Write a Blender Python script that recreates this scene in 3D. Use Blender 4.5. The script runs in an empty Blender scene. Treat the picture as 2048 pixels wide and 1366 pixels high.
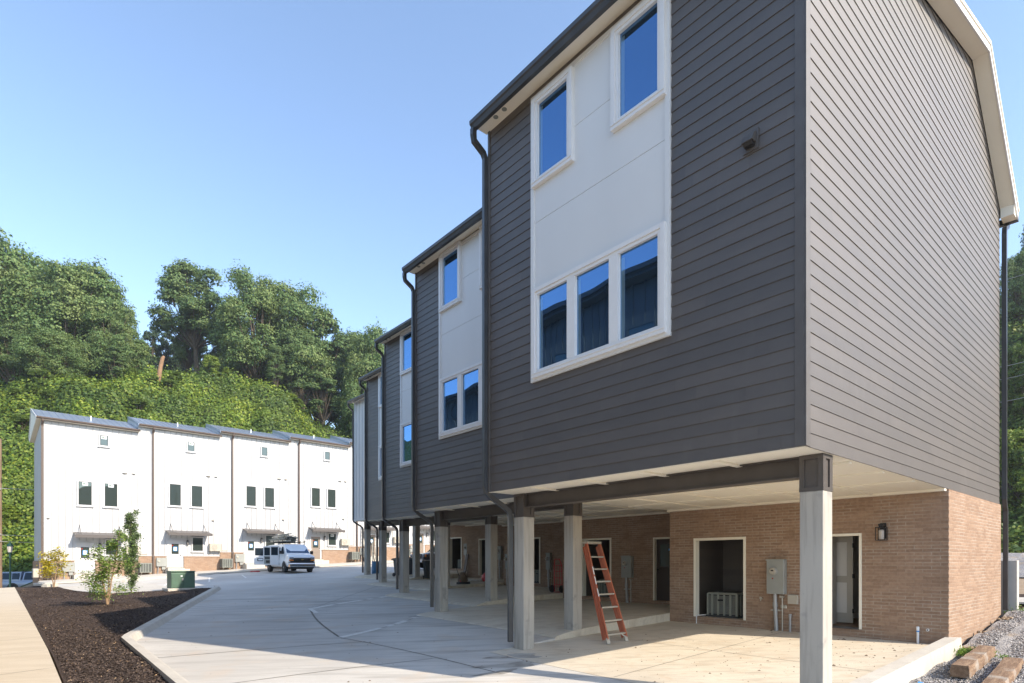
import bpy, math, random
import numpy as np
from mathutils import Vector, Matrix
PI = math.pi
scene = bpy.context.scene
# ---------------------------------------------------------------- frame of the site
EYE = 1.87                                   # eye height above the datum
WV = Vector((.7586, .6516, 0)); UV_ = Vector((-.6516, .7586, 0))   # into the row / along the row
AX, AY = 3.571, 7.13
THETA = math.atan2(.6516, .7586)
SUN_EL = math.radians(33.8)
sh = (WV*0.31 - UV_*0.951).normalized()      # horizontal direction towards the sun
# ---------------------------------------------------------------- camera
cd = bpy.data.cameras.new('camera'); cam = bpy.data.objects.new('camera', cd)
scene.collection.objects.link(cam); scene.camera = cam
cam.location = (0, 0, EYE); cam.rotation_euler = (PI/2, 0, 0)
cd.sensor_width = 36; cd.lens = 1170/2048*36; cd.shift_y = 442/2048
cd.clip_start = .05; cd.clip_end = 3000
# ---------------------------------------------------------------- sky
wd = bpy.data.worlds.new('World'); scene.world = wd; wd.use_nodes = True
nt = wd.node_tree; nt.nodes.clear()
bg = nt.nodes.new('ShaderNodeBackground'); sk = nt.nodes.new('ShaderNodeTexSky'); wo = nt.nodes.new('ShaderNodeOutputWorld')
sk.sky_type = 'NISHITA'; sk.sun_disc = False; sk.sun_elevation = SUN_EL
sk.sun_rotation = math.atan2(sh.x, sh.y); sk.air_density = 1.0; sk.dust_density = .45; sk.ozone_density = 2.6; sk.altitude = 200
bg.inputs[1].default_value = .15
nt.links.new(sk.outputs[0], bg.inputs[0]); nt.links.new(bg.outputs[0], wo.inputs[0])
# ---------------------------------------------------------------- sun
sl = bpy.data.lights.new('sun', 'SUN'); sl.energy = 2.75; sl.angle = math.radians(.5); sl.color = (1, .925, .82)
so = bpy.data.objects.new('sun', sl); scene.collection.objects.link(so)
sv = Vector((sh.x*math.cos(SUN_EL), sh.y*math.cos(SUN_EL), math.sin(SUN_EL)))
so.rotation_euler = sv.to_track_quat('Z', 'Y').to_euler(); so.location = sv*60
scene.view_settings.view_transform = 'Standard'; scene.view_settings.look = 'None'
scene.view_settings.exposure = 1.42; scene.view_settings.gamma = 1
scene.view_settings.use_white_balance = True; scene.view_settings.white_balance_temperature = 7050   # the camera's daylight-shade balance
scene.render.engine = 'CYCLES'; scene.cycles.max_bounces = 8; scene.cycles.diffuse_bounces = 6
scene.cycles.transparent_max_bounces = 8
# ---------------------------------------------------------------- helpers
col = scene.collection
def Wp(q, p, rel=0):                          # site coords (q into row, p along row, height relative to the eye) -> world
    return Vector((AX+WV.x*q+UV_.x*p, AY+WV.y*q+UV_.y*p, rel+EYE))
def qp(x, y):
    dx, dy = x-AX, y-AY
    return dx*WV.x+dy*WV.y, dx*UV_.x+dy*UV_.y
def G(q, p):                                  # drive surface, relative to the eye
    return -1.87+.054*q+.0155*p-.05*math.exp(-(q*q/6+(p-4)**2/20))
MATS = {}
def mat(name, c, rough=.7, metal=0, spec=.5, noise=None, bump=None, coat=0, trans=0, island=None, vary=0):
    if name in MATS: return MATS[name]
    m = bpy.data.materials.new(name); m.use_nodes = True; n = m.node_tree.nodes; l = m.node_tree.links
    b = n['Principled BSDF']; b.inputs['Base Color'].default_value = (*c, 1); b.inputs['Roughness'].default_value = rough
    b.inputs['Metallic'].default_value = metal; b.inputs['Specular IOR Level'].default_value = spec
    b.inputs['Coat Weight'].default_value = coat; b.inputs['Coat Roughness'].default_value = .6 if rough > .5 else .05
    tc = n.new('ShaderNodeTexCoord')
    last = None
    if island:                                # three leaf colours picked per leaf
        ge = n.new('ShaderNodeNewGeometry'); cr = n.new('ShaderNodeValToRGB')
        cr.color_ramp.elements[0].color = (*island[0], 1); cr.color_ramp.elements[1].color = (*island[2], 1)
        e = cr.color_ramp.elements.new(.55); e.color = (*island[1], 1)
        l.new(ge.outputs['Random Per Island'], cr.inputs[0]); last = cr.outputs[0]
    if noise:                                 # list of (scale, stretch xyz, colour2, lo, hi, amount)
        for (sc, st, c2, lo, hi, amt) in noise:
            mp = n.new('ShaderNodeMapping'); mp.inputs['Scale'].default_value = st
            nz = n.new('ShaderNodeTexNoise'); nz.inputs['Scale'].default_value = sc; nz.inputs['Detail'].default_value = 5
            rp = n.new('ShaderNodeMapRange'); rp.inputs[1].default_value = lo; rp.inputs[2].default_value = hi; rp.inputs[4].default_value = amt
            mx = n.new('ShaderNodeMix'); mx.data_type = 'RGBA'
            l.new(tc.outputs['Object'], mp.inputs[0]); l.new(mp.outputs[0], nz.inputs[0]); l.new(nz.outputs[0], rp.inputs[0]); l.new(rp.outputs[0], mx.inputs[0])
            if last: l.new(last, mx.inputs[6])
            else: mx.inputs[6].default_value = (*c, 1)
            mx.inputs[7].default_value = (*c2, 1); last = mx.outputs[2]
    if vary:                                  # board-to-board tone differences
        ge = n.new('ShaderNodeNewGeometry'); hv = n.new('ShaderNodeHueSaturation'); mr = n.new('ShaderNodeMapRange'); mr.inputs[3].default_value = 1-vary; mr.inputs[4].default_value = 1+vary
        l.new(ge.outputs['Random Per Island'], mr.inputs[0]); l.new(mr.outputs[0], hv.inputs['Value']); l.new(last, hv.inputs['Color']); last = hv.outputs[0]
    if last: l.new(last, b.inputs['Base Color'])
    if bump:                                  # (scale, stretch, strength, distance)
        mp = n.new('ShaderNodeMapping'); mp.inputs['Scale'].default_value = bump[1]
        nz = n.new('ShaderNodeTexNoise'); nz.inputs['Scale'].default_value = bump[0]; nz.inputs['Detail'].default_value = 6
        bu = n.new('ShaderNodeBump'); bu.inputs['Strength'].default_value = bump[2]; bu.inputs['Distance'].default_value = bump[3]
        l.new(tc.outputs['Object'], mp.inputs[0]); l.new(mp.outputs[0], nz.inputs[0]); l.new(nz.outputs[0], bu.inputs['Height']); l.new(bu.outputs[0], b.inputs['Normal'])
    if trans:
        tr = n.new('ShaderNodeBsdfTranslucent'); ms = n.new('ShaderNodeMixShader'); ms.inputs[0].default_value = trans
        hs = n.new('ShaderNodeHueSaturation'); hs.inputs['Value'].default_value = 1.5; hs.inputs['Hue'].default_value = .49
        if last: l.new(last, hs.inputs['Color'])
        else: hs.inputs['Color'].default_value = (*c, 1)
        l.new(hs.outputs[0], tr.inputs[0]); l.new(b.outputs[0], ms.inputs[1]); l.new(tr.outputs[0], ms.inputs[2])
        l.new(ms.outputs[0], n['Material Output'].inputs[0])
    MATS[name] = m; return m
def glass_mat(name, tint, refl, dark, rough=.0):
    m = bpy.data.materials.new(name); m.use_nodes = True; n = m.node_tree.nodes; l = m.node_tree.links; n.clear()
    o = n.new('ShaderNodeOutputMaterial'); g = n.new('ShaderNodeBsdfGlossy'); g.inputs[0].default_value = (*tint, 1); g.inputs['Roughness'].default_value = rough
    d = n.new('ShaderNodeBsdfDiffuse'); d.inputs[0].default_value = (*dark, 1)
    fr = n.new('ShaderNodeFresnel'); fr.inputs[0].default_value = 1.5
    ad = n.new('ShaderNodeMath'); ad.operation = 'ADD'; ad.inputs[1].default_value = refl; ad.use_clamp = True
    ms = n.new('ShaderNodeMixShader'); tc = n.new('ShaderNodeTexCoord'); nz = n.new('ShaderNodeTexNoise'); nz.inputs['Scale'].default_value = 1.1
    nz.inputs['Detail'].default_value = 0
    bu = n.new('ShaderNodeBump'); bu.inputs['Strength'].default_value = .5; bu.inputs['Distance'].default_value = .012
    l.new(tc.outputs['Object'], nz.inputs[0]); l.new(nz.outputs[0], bu.inputs['Height']); l.new(bu.outputs[0], g.inputs['Normal'])
    l.new(fr.outputs[0], ad.inputs[0]); l.new(ad.outputs[0], ms.inputs[0]); l.new(d.outputs[0], ms.inputs[1]); l.new(g.outputs[0], ms.inputs[2]); l.new(ms.outputs[0], o.inputs[0])
    MATS[name] = m; return m
def brick_mat(name, c1, c2, mortar, amt=.5, msize=.009):
    m = bpy.data.materials.new(name); m.use_nodes = True; n = m.node_tree.nodes; l = m.node_tree.links; b = n['Principled BSDF']
    b.inputs['Roughness'].default_value = .9; b.inputs['Specular IOR Level'].default_value = .2
    tc = n.new('ShaderNodeTexCoord'); sp = n.new('ShaderNodeSeparateXYZ'); a = n.new('ShaderNodeMath'); cb = n.new('ShaderNodeCombineXYZ')
    l.new(tc.outputs['Object'], sp.inputs[0]); l.new(sp.outputs[0], a.inputs[0]); l.new(sp.outputs[1], a.inputs[1]); l.new(a.outputs[0], cb.inputs[0]); l.new(sp.outputs[2], cb.inputs[1])
    # wobble the joints a little
    nz0 = n.new('ShaderNodeTexNoise'); nz0.inputs['Scale'].default_value = 9; l.new(cb.outputs[0], nz0.inputs[0])
    vm = n.new('ShaderNodeVectorMath'); vm.operation = 'MULTIPLY_ADD'; vm.inputs[1].default_value = (.012, .009, 0)
    l.new(nz0.outputs['Color'], vm.inputs[0]); l.new(cb.outputs[0], vm.inputs[2])
    br = n.new('ShaderNodeTexBrick'); l.new(vm.outputs[0], br.inputs[0])
    br.inputs['Color1'].default_value = (*c1, 1); br.inputs['Color2'].default_value = (*c2, 1); br.inputs['Mortar'].default_value = (*mortar, 1)
    br.inputs['Scale'].default_value = 1; br.inputs['Mortar Size'].default_value = msize; br.inputs['Mortar Smooth'].default_value = .3
    br.inputs['Brick Width'].default_value = .29; br.inputs['Row Height'].default_value = .0677; br.inputs['Bias'].default_value = -.1
    # joints smeared with brick colour except in patches
    nz = n.new('ShaderNodeTexNoise'); nz.inputs['Scale'].default_value = 1.6; nz.inputs['Detail'].default_value = 8; l.new(cb.outputs[0], nz.inputs[0])
    mr = n.new('ShaderNodeMapRange'); mr.inputs[1].default_value = .42; mr.inputs[2].default_value = .62; mr.inputs[3].default_value = .12; mr.inputs[4].default_value = amt; l.new(nz.outputs[0], mr.inputs[0])
    mu = n.new('ShaderNodeMath'); mu.operation = 'MULTIPLY'; l.new(br.outputs['Fac'], mu.inputs[0]); l.new(mr.outputs[0], mu.inputs[1])
    nb = n.new('ShaderNodeTexNoise'); nb.inputs['Scale'].default_value = 14; nb.inputs['Detail'].default_value = 6; l.new(cb.outputs[0], nb.inputs[0])
    br2 = n.new('ShaderNodeTexBrick'); l.new(vm.outputs[0], br2.inputs[0])
    for k, v in (('Scale', 1), ('Mortar Size', 0), ('Brick Width', .29), ('Row Height', .0677), ('Bias', -.1)): br2.inputs[k].default_value = v
    br2.inputs['Color1'].default_value = (*c1, 1); br2.inputs['Color2'].default_value = (*c2, 1)
    mx = n.new('ShaderNodeMix'); mx.data_type = 'RGBA'; l.new(mu.outputs[0], mx.inputs[0]); l.new(br2.outputs[0], mx.inputs[6]); mx.inputs[7].default_value = (*mortar, 1)
    hv = n.new('ShaderNodeHueSaturation'); mr2 = n.new('ShaderNodeMapRange'); mr2.inputs[3].default_value = .7; mr2.inputs[4].default_value = 1.3
    l.new(nb.outputs[0], mr2.inputs[0]); l.new(mr2.outputs[0], hv.inputs['Value']); l.new(mx.outputs[2], hv.inputs['Color']); l.new(hv.outputs[0], b.inputs['Base Color'])
    bu = n.new('ShaderNodeBump'); bu.invert = True; bu.inputs['Strength'].default_value = .6; bu.inputs['Distance'].default_value = .006
    l.new(br.outputs['Fac'], bu.inputs['Height']); l.new(bu.outputs[0], b.inputs['Normal'])
    MATS[name] = m; return m
# ---- palette
S = (1, 1, 1)
brick_mat('brick', (.355, .238, .165), (.275, .178, .122), (.46, .405, .345), .62)
M_siding = mat('dark_siding', (.060, .046, .036), .60, spec=1.0, coat=.6, vary=.16, noise=[(2.2, (1, 1, 3), (.076, .060, .047), .35, .7, .8), (.7, S, (.052, .040, .032), .4, .7, .5), (5, (1, 1, .25), (.09, .075, .06), .60, .75, .5)], bump=(60, (1, 1, .12), .25, .002))
M_trimd = mat('dark_trim', (.055, .043, .034), .6, spec=1.0, coat=.5, noise=[(5, S, (.076, .067, .06), .4, .7, .6)])
M_metal = mat('dark_gutter_metal', (.035, .036, .039), .38, spec=.6, noise=[(3, S, (.06, .06, .062), .4, .7, .6)])
M_beam = mat('brown_steel', (.075, .063, .055), .5, noise=[(4, S, (.095, .08, .07), .4, .7, .7)], bump=(30, S, .1, .003))
M_white = mat('white_paint', (.70, .70, .69), .5, noise=[(1.5, (1, 1, .4), (.64, .64, .63), .4, .75, .5)], bump=(50, S, .1, .001))
M_wframe = mat('white_frame', (.76, .75, .74), .4, noise=[(6, S, (.7, .69, .67), .45, .7, .4)])
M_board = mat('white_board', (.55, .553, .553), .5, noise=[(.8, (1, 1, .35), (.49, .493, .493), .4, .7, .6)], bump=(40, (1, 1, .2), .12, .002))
M_batten = mat('shadow_toned_batten', (.40, .404, .407), .5)  # greyer than the boards: shadow lines of the battens put into their colour
M_soffit = mat('cream_soffit', (.88, .83, .71), .6, noise=[(1.2, S, (.84, .78, .66), .4, .7, .6)])
M_conc = mat('drive_concrete', (.53, .505, .465), .85, spec=.25, noise=[(.55, (1, .35, 1), (.62, .59, .54), .36, .6, .9), (1.6, (.25, 2.2, 1), (.385, .36, .325), .50, .68, .9), (.22, S, (.47, .44, .40), .45, .6, .6), (9, (.15, 2, 1), (.40, .385, .355), .52, .72, .55), (1.0, S, (.56, .44, .33), .56, .72, .45), (42, S, (.30, .28, .25), .66, .74, .6)], bump=(90, (.3, 3, 1), .25, .004))
M_slab = mat('slab_concrete', (.58, .51, .405), .85, spec=.25, noise=[(.8, S, (.64, .57, .46), .38, .62, .9), (1.7, (1, 3, 1), (.46, .39, .30), .5, .70, .75), (3.5, S, (.52, .38, .25), .58, .74, .55), (9, (.2, 2, 1), (.45, .39, .31), .52, .72, .5), (36, S, (.30, .24, .18), .67, .74, .7)], bump=(80, (.3, 3, 1), .25, .004))
M_walk = mat('walk_concrete', (.56, .47, .35), .85, noise=[(1.2, (.3, 2, 1), (.62, .53, .41), .38, .66, .9), (6, (.3, 3, 1), (.47, .39, .29), .5, .74, .6), (40, S, (.5, .42, .32), .5, .7, .4)], bump=(70, (.3, 3, 1), .2, .004))
M_kerb = mat('kerb_concrete', (.50, .46, .40), .85, noise=[(1.5, S, (.57, .53, .46), .38, .66, .9), (9, (1, 1, .3), (.42, .38, .32), .5, .74, .6)], bump=(60, S, .25, .004))
M_post = mat('column_concrete', (.40, .365, .315), .8, noise=[(1.3, (1, 1, .5), (.45, .415, .36), .38, .62, .95), (5, (3, 3, .25), (.28, .26, .23), .48, .70, .7), (3.1, S, (.23, .22, .205), .62, .72, .7), (30, S, (.26, .25, .23), .68, .74, .6)], bump=(45, (2, 2, .6), .35, .004))
M_joint = mat('joint_sealant', (.14, .125, .105), .8, noise=[(5, S, (.22, .2, .17), .4, .6, .8)])
M_caulk = mat('white_joint_filler', (.75, .73, .68), .7, noise=[(9, S, (.55, .53, .48), .4, .7, .6)])
M_stain = mat('damp_stain', (.27, .25, .22), .6, noise=[(3, S, (.42, .40, .36), .4, .6, .9)])
M_mulch = mat('mulch', (.065, .046, .038), .95, spec=.15, noise=[(22, S, (.11, .078, .062), .42, .62, .9), (60, S, (.03, .02, .017), .5, .66, .8), (130, S, (.26, .18, .12), .68, .74, .7)], bump=(55, S, 1, .03))
M_gravel = mat('gravel', (.30, .285, .28), .95, noise=[(30, S, (.48, .45, .42), .45, .60, .9), (45, S, (.12, .115, .12), .5, .62, .95), (1.1, S, (.40, .30, .2), .52, .66, .7)], bump=(40, S, 1, .05))
M_dirt = mat('dirt', (.30, .21, .13), .95, noise=[(2, S, (.38, .29, .2), .4, .65, .8), (20, S, (.22, .15, .09), .5, .7, .7)], bump=(25, S, .6, .03))
M_soil = mat('hill_soil', (.045, .065, .018), .95, noise=[(.4, S, (.06, .085, .02), .4, .65, .8), (4, S, (.02, .035, .01), .5, .7, .8)], bump=(5, S, 1, .3))
M_black = mat('black_plastic', (.02, .02, .021), .4)
M_rubber = mat('tyre_rubber', (.02, .02, .02), .8)
M_grey = mat('grey_enclosure', (.30, .31, .29), .45, noise=[(3, S, (.33, .34, .32), .4, .7, .7)])
M_pipe = mat('conduit', (.38, .38, .38), .45, metal=.4)
M_ac = mat('condenser_metal', (.23, .245, .215), .5, noise=[(6, S, (.25, .26, .23), .4, .7, .7)])
M_acdark = mat('condenser_coil', (.035, .04, .042), .6)
M_cream = mat('cream_plastic', (.46, .42, .35), .45)
M_pvc = mat('white_pvc', (.8, .8, .8), .35)
M_door = mat('dark_door', (.05, .036, .03), .45, noise=[(4, (1, 1, .2), (.06, .045, .038), .4, .7, .7)])
M_tandoor = mat('tan_door', (.24, .19, .15), .5)
M_roof = mat('standing_seam', (.34, .38, .44), .35, metal=.6, noise=[(.7, S, (.42, .46, .52), .4, .7, .7)])
M_roofd = mat('dark_roof', (.05, .05, .055), .5)
M_awn = mat('awning_metal', (.10, .088, .082), .45)
M_tgreen = mat('transformer_green', (.075, .135, .095), .45, noise=[(2.5, S, (.085, .175, .115), .4, .7, .7)])
M_orange = mat('ladder_fibreglass', (.50, .145, .075), .5, noise=[(9, (1, 1, .3), (.40, .11, .06), .45, .7, .7)])
M_alu = mat('aluminium', (.52, .50, .44), .4, metal=.5, noise=[(20, S, (.42, .40, .34), .45, .65, .7)])
M_red = mat('red_paint', (.48, .03, .03), .4)
M_timber = mat('old_timber', (.21, .125, .075), .9, noise=[(3, (1, 6, 6), (.33, .22, .14), .4, .65, .9), (12, (1, 8, 8), (.09, .055, .035), .5, .68, .8), (2.3, S, (.42, .38, .33), .58, .68, .6)], bump=(20, (.6, 6, 6), .8, .01))
M_bark = mat('bark', (.10, .075, .055), .95, noise=[(8, (1, 1, .3), (.16, .125, .09), .4, .65, .8)], bump=(12, (1, 1, .3), 1, .05))
M_barkl = mat('pale_bark', (.30, .20, .12), .9)
M_deadwood = mat('bare_trunk', (.30, .17, .10), .9, noise=[(3, S, (.2, .12, .07), .4, .6, .7)])
M_leafA = mat('oak_leaves', (.05, .09, .02), .6, noise=[(.25, S, (.20, .24, .08), .48, .66, .7)], spec=.3, trans=.22, island=((.060, .120, .042), (.112, .190, .060), (.215, .275, .10)))
M_leafB = mat('deep_green_leaves', (.05, .09, .02), .6, noise=[(.25, S, (.14, .20, .07), .48, .66, .7)], spec=.3, trans=.2, island=((.054, .105, .042), (.095, .165, .055), (.19, .24, .085)))
M_leafP = mat('pine_needles', (.03, .06, .02), .7, spec=.2, trans=.1, island=((.022, .044, .022), (.036, .066, .032), (.06, .09, .04)))
M_kudzu = mat('kudzu_leaves', (.08, .13, .02), .55, noise=[(.16, S, (.045, .085, .02), .46, .62, .85), (.55, S, (.20, .27, .05), .55, .72, .7)], spec=.35, trans=.25, island=((.07, .13, .016), (.15, .225, .024), (.30, .34, .05)))
M_kudzud = mat('shrub_leaves', (.08, .13, .02), .6, noise=[(.3, S, (.12, .17, .03), .5, .65, .8)], spec=.3, trans=.2, island=((.045, .09, .018), (.085, .145, .025), (.17, .22, .04)))
M_yellow = mat('yellow_leaves', (.4, .33, .03), .5, trans=.3, island=((.30, .30, .02), (.48, .40, .03), (.58, .47, .05)))
M_sap = mat('sapling_leaves', (.1, .16, .03), .5, trans=.25, island=((.09, .18, .03), (.18, .29, .06), (.34, .42, .11)))
M_hedge = mat('columnar_leaves', (.06, .1, .03), .5, trans=.2, island=((.05, .09, .028), (.10, .16, .05), (.22, .29, .11)))
M_vanw = mat('van_paint', (.78, .78, .78), .3, coat=.5, noise=[(1.5, S, (.70, .70, .70), .4, .7, .6)])
M_blue_p = mat('pickup_paint', (.24, .28, .37), .3, metal=.3, coat=.6)
M_dark_p = mat('black_paint', (.015, .017, .028), .2, coat=1)
M_chrome = mat('chrome', (.6, .6, .6), .15, metal=1)
M_steelwheel = mat('wheel_metal', (.3, .3, .3), .4, metal=.7)
M_lens = mat('clear_lens', (.5, .52, .55), .1, metal=.6)
M_amber = mat('amber_lens', (.75, .22, .03), .3)
M_redlens = mat('red_lens', (.35, .02, .02), .3)
M_gold = mat('gold_badge', (.6, .42, .12), .3, metal=.7)
M_bluebin = mat('blue_plastic', (.01, .11, .22), .45)
M_bin = mat('bin_plastic', (.05, .058, .058), .55)
M_paper = mat('white_paper', (.75, .78, .8), .8)
M_tape = mat('blue_tape', (.03, .25, .6), .6)
M_bag = mat('brown_bag', (.17, .12, .08), .9, bump=(6, S, 1, .04))
M_cloth = mat('white_cloth', (.7, .68, .63), .9)
M_floorw = mat('wood_floor', (.20, .11, .06), .45, noise=[(2, (1, 8, 1), (.28, .16, .09), .4, .6, .8)])
M_intw = mat('interior_wall', (.50, .48, .44), .8)
M_lampgreen = mat('lamp_green', (.012, .055, .045), .4)
M_frost = mat('lantern_glass', (.55, .5, .45), .3)
M_cmu = mat('block_wall', (.47, .45, .41), .9, noise=[(4, S, (.54, .51, .46), .4, .7, .7)])
M_wood = mat('pole_wood', (.22, .15, .10), .9, noise=[(3, (2, 2, .3), (.15, .1, .07), .4, .65, .8)], bump=(10, (2, 2, .2), .7, .02))
M_wire = mat('cable', (.30, .30, .30), .6)
M_brown = mat('brown_metal', (.10, .07, .055), .5)
M_grass = mat('grass_blades', (.1, .2, .03), .7, trans=.2, island=((.08, .16, .02), (.13, .24, .03), (.22, .30, .05)))
M_stone = mat('stones', (.3, .3, .3), .9, island=((.13, .125, .125), (.30, .285, .28), (.52, .48, .44)))
M_chip = mat('bark_chips', (.05, .03, .02), .95, island=((.030, .020, .016), (.075, .052, .042), (.14, .10, .078)))
M_chiplight = mat('pale_chips', (.3, .2, .1), .9, island=((.22, .13, .07), (.34, .22, .12), (.5, .36, .22)))
glass_mat('glass_blue', (.20, .42, .74), .50, (.02, .035, .05))
glass_mat('glass_jamb_reflection', (.20, .45, .80), .38, (.16, .24, .28))  # lighter glass colour for the painted jamb reflection
glass_mat('glass_green', (.40, .46, .44), .18, (.045, .06, .055))
glass_mat('glass_car', (.14, .18, .23), .06, (.02, .03, .04), .02)
GB, GG, GC = MATS['glass_blue'], MATS['glass_green'], MATS['glass_car']
BR = MATS['brick']

class MB:
    """collects shapes and links them as ONE mesh object"""
    def __init__(s, mx=None): s.v = []; s.f = []; s.m = []; s.mats = []; s.mx = mx or Matrix()
    def mi(s, m):
        if m not in s.mats: s.mats.append(m)
        return s.mats.index(m)
    def add(s, vs, fs, m):
        o = len(s.v); k = s.mi(m)
        s.v += [tuple(s.mx @ Vector(v)) for v in vs]; s.f += [tuple(i+o for i in f) for f in fs]; s.m += [k]*len(fs); return s
    def box(s, x0, x1, y0, y1, z0, z1, m):
        if x0 > x1: x0, x1 = x1, x0
        if y0 > y1: y0, y1 = y1, y0
        if z0 > z1: z0, z1 = z1, z0
        return s.add([(x0,y0,z0),(x1,y0,z0),(x1,y1,z0),(x0,y1,z0),(x0,y0,z1),(x1,y0,z1),(x1,y1,z1),(x0,y1,z1)],
              [(0,3,2,1),(4,5,6,7),(0,1,5,4),(1,2,6,5),(2,3,7,6),(3,0,4,7)], m)
    def bbox(s, x0, x1, y0, y1, z0, z1, m, b=.01):     # box with chamfered vertical and top edges
        if x0 > x1: x0, x1 = x1, x0
        if y0 > y1: y0, y1 = y1, y0
        r = lambda e: [(x0+e,y0),(x1-e,y0),(x1,y0+e),(x1,y1-e),(x1-e,y1),(x0+e,y1),(x0,y1-e),(x0,y0+e)]
        P = r(b); Q = [(x0+b+(.0 if 1 else 0),y0+b),(x1-b,y0+b),(x1-b,y0+b),(x1-b,y1-b),(x1-b,y1-b),(x0+b,y1-b),(x0+b,y1-b),(x0+b,y0+b)]
        vs = [(*a, z0) for a in P]+[(*a, z1-b) for a in P]+[(x0+b,y0+b,z1),(x1-b,y0+b,z1),(x1-b,y1-b,z1),(x0+b,y1-b,z1)]
        fs = [tuple(reversed(range(8)))]+[(i,(i+1)%8,8+(i+1)%8,8+i) for i in range(8)]
        fs += [(16,17,18,19),(8,9,17,16),(9,10,17),(10,11,18,17),(11,12,18),(12,13,19,18),(13,14,19),(14,15,16,19),(15,8,16)]
        return s.add(vs, fs, m)
    def prism(s, poly, a, b, m, axis='y'):             # polygon in the other two axes, extruded from a to b
        n = len(poly)
        def P(u, v, t): return {'y': (u, t, v), 'x': (t, u, v), 'z': (u, v, t)}[axis]
        vs = [P(u, v, a) for u, v in poly]+[P(u, v, b) for u, v in poly]
        return s.add(vs, [tuple(range(n)), tuple(reversed(range(n, 2*n)))]+[(i, i+n, (i+1) % n+n, (i+1) % n) for i in range(n)], m)
    def tube(s, pts, r, m, n=8, caps=True, sq=False):
        pts = [Vector(p) for p in pts]; rs = r if isinstance(r, (list, tuple)) else [r]*len(pts)
        vs = []; fs = []; up = None
        for i, p in enumerate(pts):
            d = (pts[min(i+1, len(pts)-1)]-pts[max(i-1, 0)]).normalized()
            if up is None:
                ref = Vector((0, 0, 1)) if abs(d.z) < .9 else Vector((1, 0, 0))
                up = (ref-d*ref.dot(d)).normalized()
            else: up = (up-d*up.dot(d)).normalized()
            sd = d.cross(up)
            for k in range(n):
                a = 2*PI*k/n+(PI/4 if sq else 0)
                vs.append(p+(up*math.cos(a)+sd*math.sin(a))*rs[i])
        for i in range(len(pts)-1):
            for k in range(n): fs.append((i*n+k, i*n+(k+1) % n, (i+1)*n+(k+1) % n, (i+1)*n+k))
        if caps: fs += [tuple(reversed(range(n))), tuple(range((len(pts)-1)*n, len(pts)*n))]
        return s.add(vs, fs, m)
    def lathe(s, prof, c, m, n=20, axis='z'):
        vs = []; fs = []
        for (r, t) in prof:
            for k in range(n):
                a = 2*PI*k/n; x, y = r*math.cos(a), r*math.sin(a)
                vs.append({'z': (c[0]+x, c[1]+y, c[2]+t), 'x': (c[0]+t, c[1]+x, c[2]+y), 'y': (c[0]+x, c[1]+t, c[2]+y)}[axis])
        for i in range(len(prof)-1):
            for k in range(n): fs.append((i*n+k, i*n+(k+1) % n, (i+1)*n+(k+1) % n, (i+1)*n+k))
        fs += [tuple(reversed(range(n))), tuple(range((len(prof)-1)*n, len(prof)*n))]
        return s.add(vs, fs, m)
    def beam(s, a, b, w, h, m):                        # rectangular bar between two points
        a, b = Vector(a), Vector(b); d = (b-a).normalized()
        ref = Vector((0, 0, 1)) if abs(d.z) < .95 else Vector((1, 0, 0))
        sd = d.cross(ref).normalized(); up = sd.cross(d)
        vs = [p+sd*i*w/2+up*j*h/2 for p in (a, b) for i, j in ((-1,-1),(1,-1),(1,1),(-1,1))]
        return s.add(vs, [(0,3,2,1),(4,5,6,7),(0,1,5,4),(1,2,6,5),(2,3,7,6),(3,0,4,7)], m)
    def build(s, name, parent=None, smooth=False, bevel=0):
        me = bpy.data.meshes.new(name); me.from_pydata(s.v, [], s.f)
        for m in s.mats: me.materials.append(m)
        me.polygons.foreach_set('material_index', s.m)
        me.update()
        if smooth:
            me.polygons.foreach_set('use_smooth', [True]*len(me.polygons)); me.set_sharp_from_angle(angle=math.radians(40))
        o = bpy.data.objects.new(name, me); col.objects.link(o)
        if parent: o.parent = parent
        if bevel:
            bv = o.modifiers.new('bevel', 'BEVEL'); bv.width = bevel; bv.segments = 2; bv.limit_method = 'ANGLE'
        return o
def tag(o, label, cat, group=None, kind=None):
    o['label'] = label; o['category'] = cat
    if group: o['group'] = group
    if kind: o['kind'] = kind
    return o
def struct(o): o['kind'] = 'structure'; return o
def empty(name, loc, rz=0):
    o = bpy.data.objects.new(name, None); o.empty_display_size = .2; o.location = loc; o.rotation_euler = (0, 0, rz); col.objects.link(o); return o
def copy_tree(o, parent=None):
    c = o.copy(); col.objects.link(c); c.parent = parent
    for ch in [k for k in bpy.data.objects if k.parent == o]: copy_tree(ch, c)
    return c
def fast_mesh(name, V, F, m, parent=None, loc=None):
    me = bpy.data.meshes.new(name); k = F.shape[1]
    me.vertices.add(len(V)); me.vertices.foreach_set('co', np.asarray(V, np.float32).ravel())
    me.loops.add(F.size); me.loops.foreach_set('vertex_index', F.astype(np.int32).ravel())
    me.polygons.add(len(F)); me.polygons.foreach_set('loop_start', np.arange(0, F.size, k, dtype=np.int32)); me.polygons.foreach_set('loop_total', np.full(len(F), k, np.int32))
    me.update(calc_edges=True); me.materials.append(m)
    o = bpy.data.objects.new(name, me); col.objects.link(o)
    if parent: o.parent = parent
    if loc is not None: o.location = loc
    return o
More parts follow.
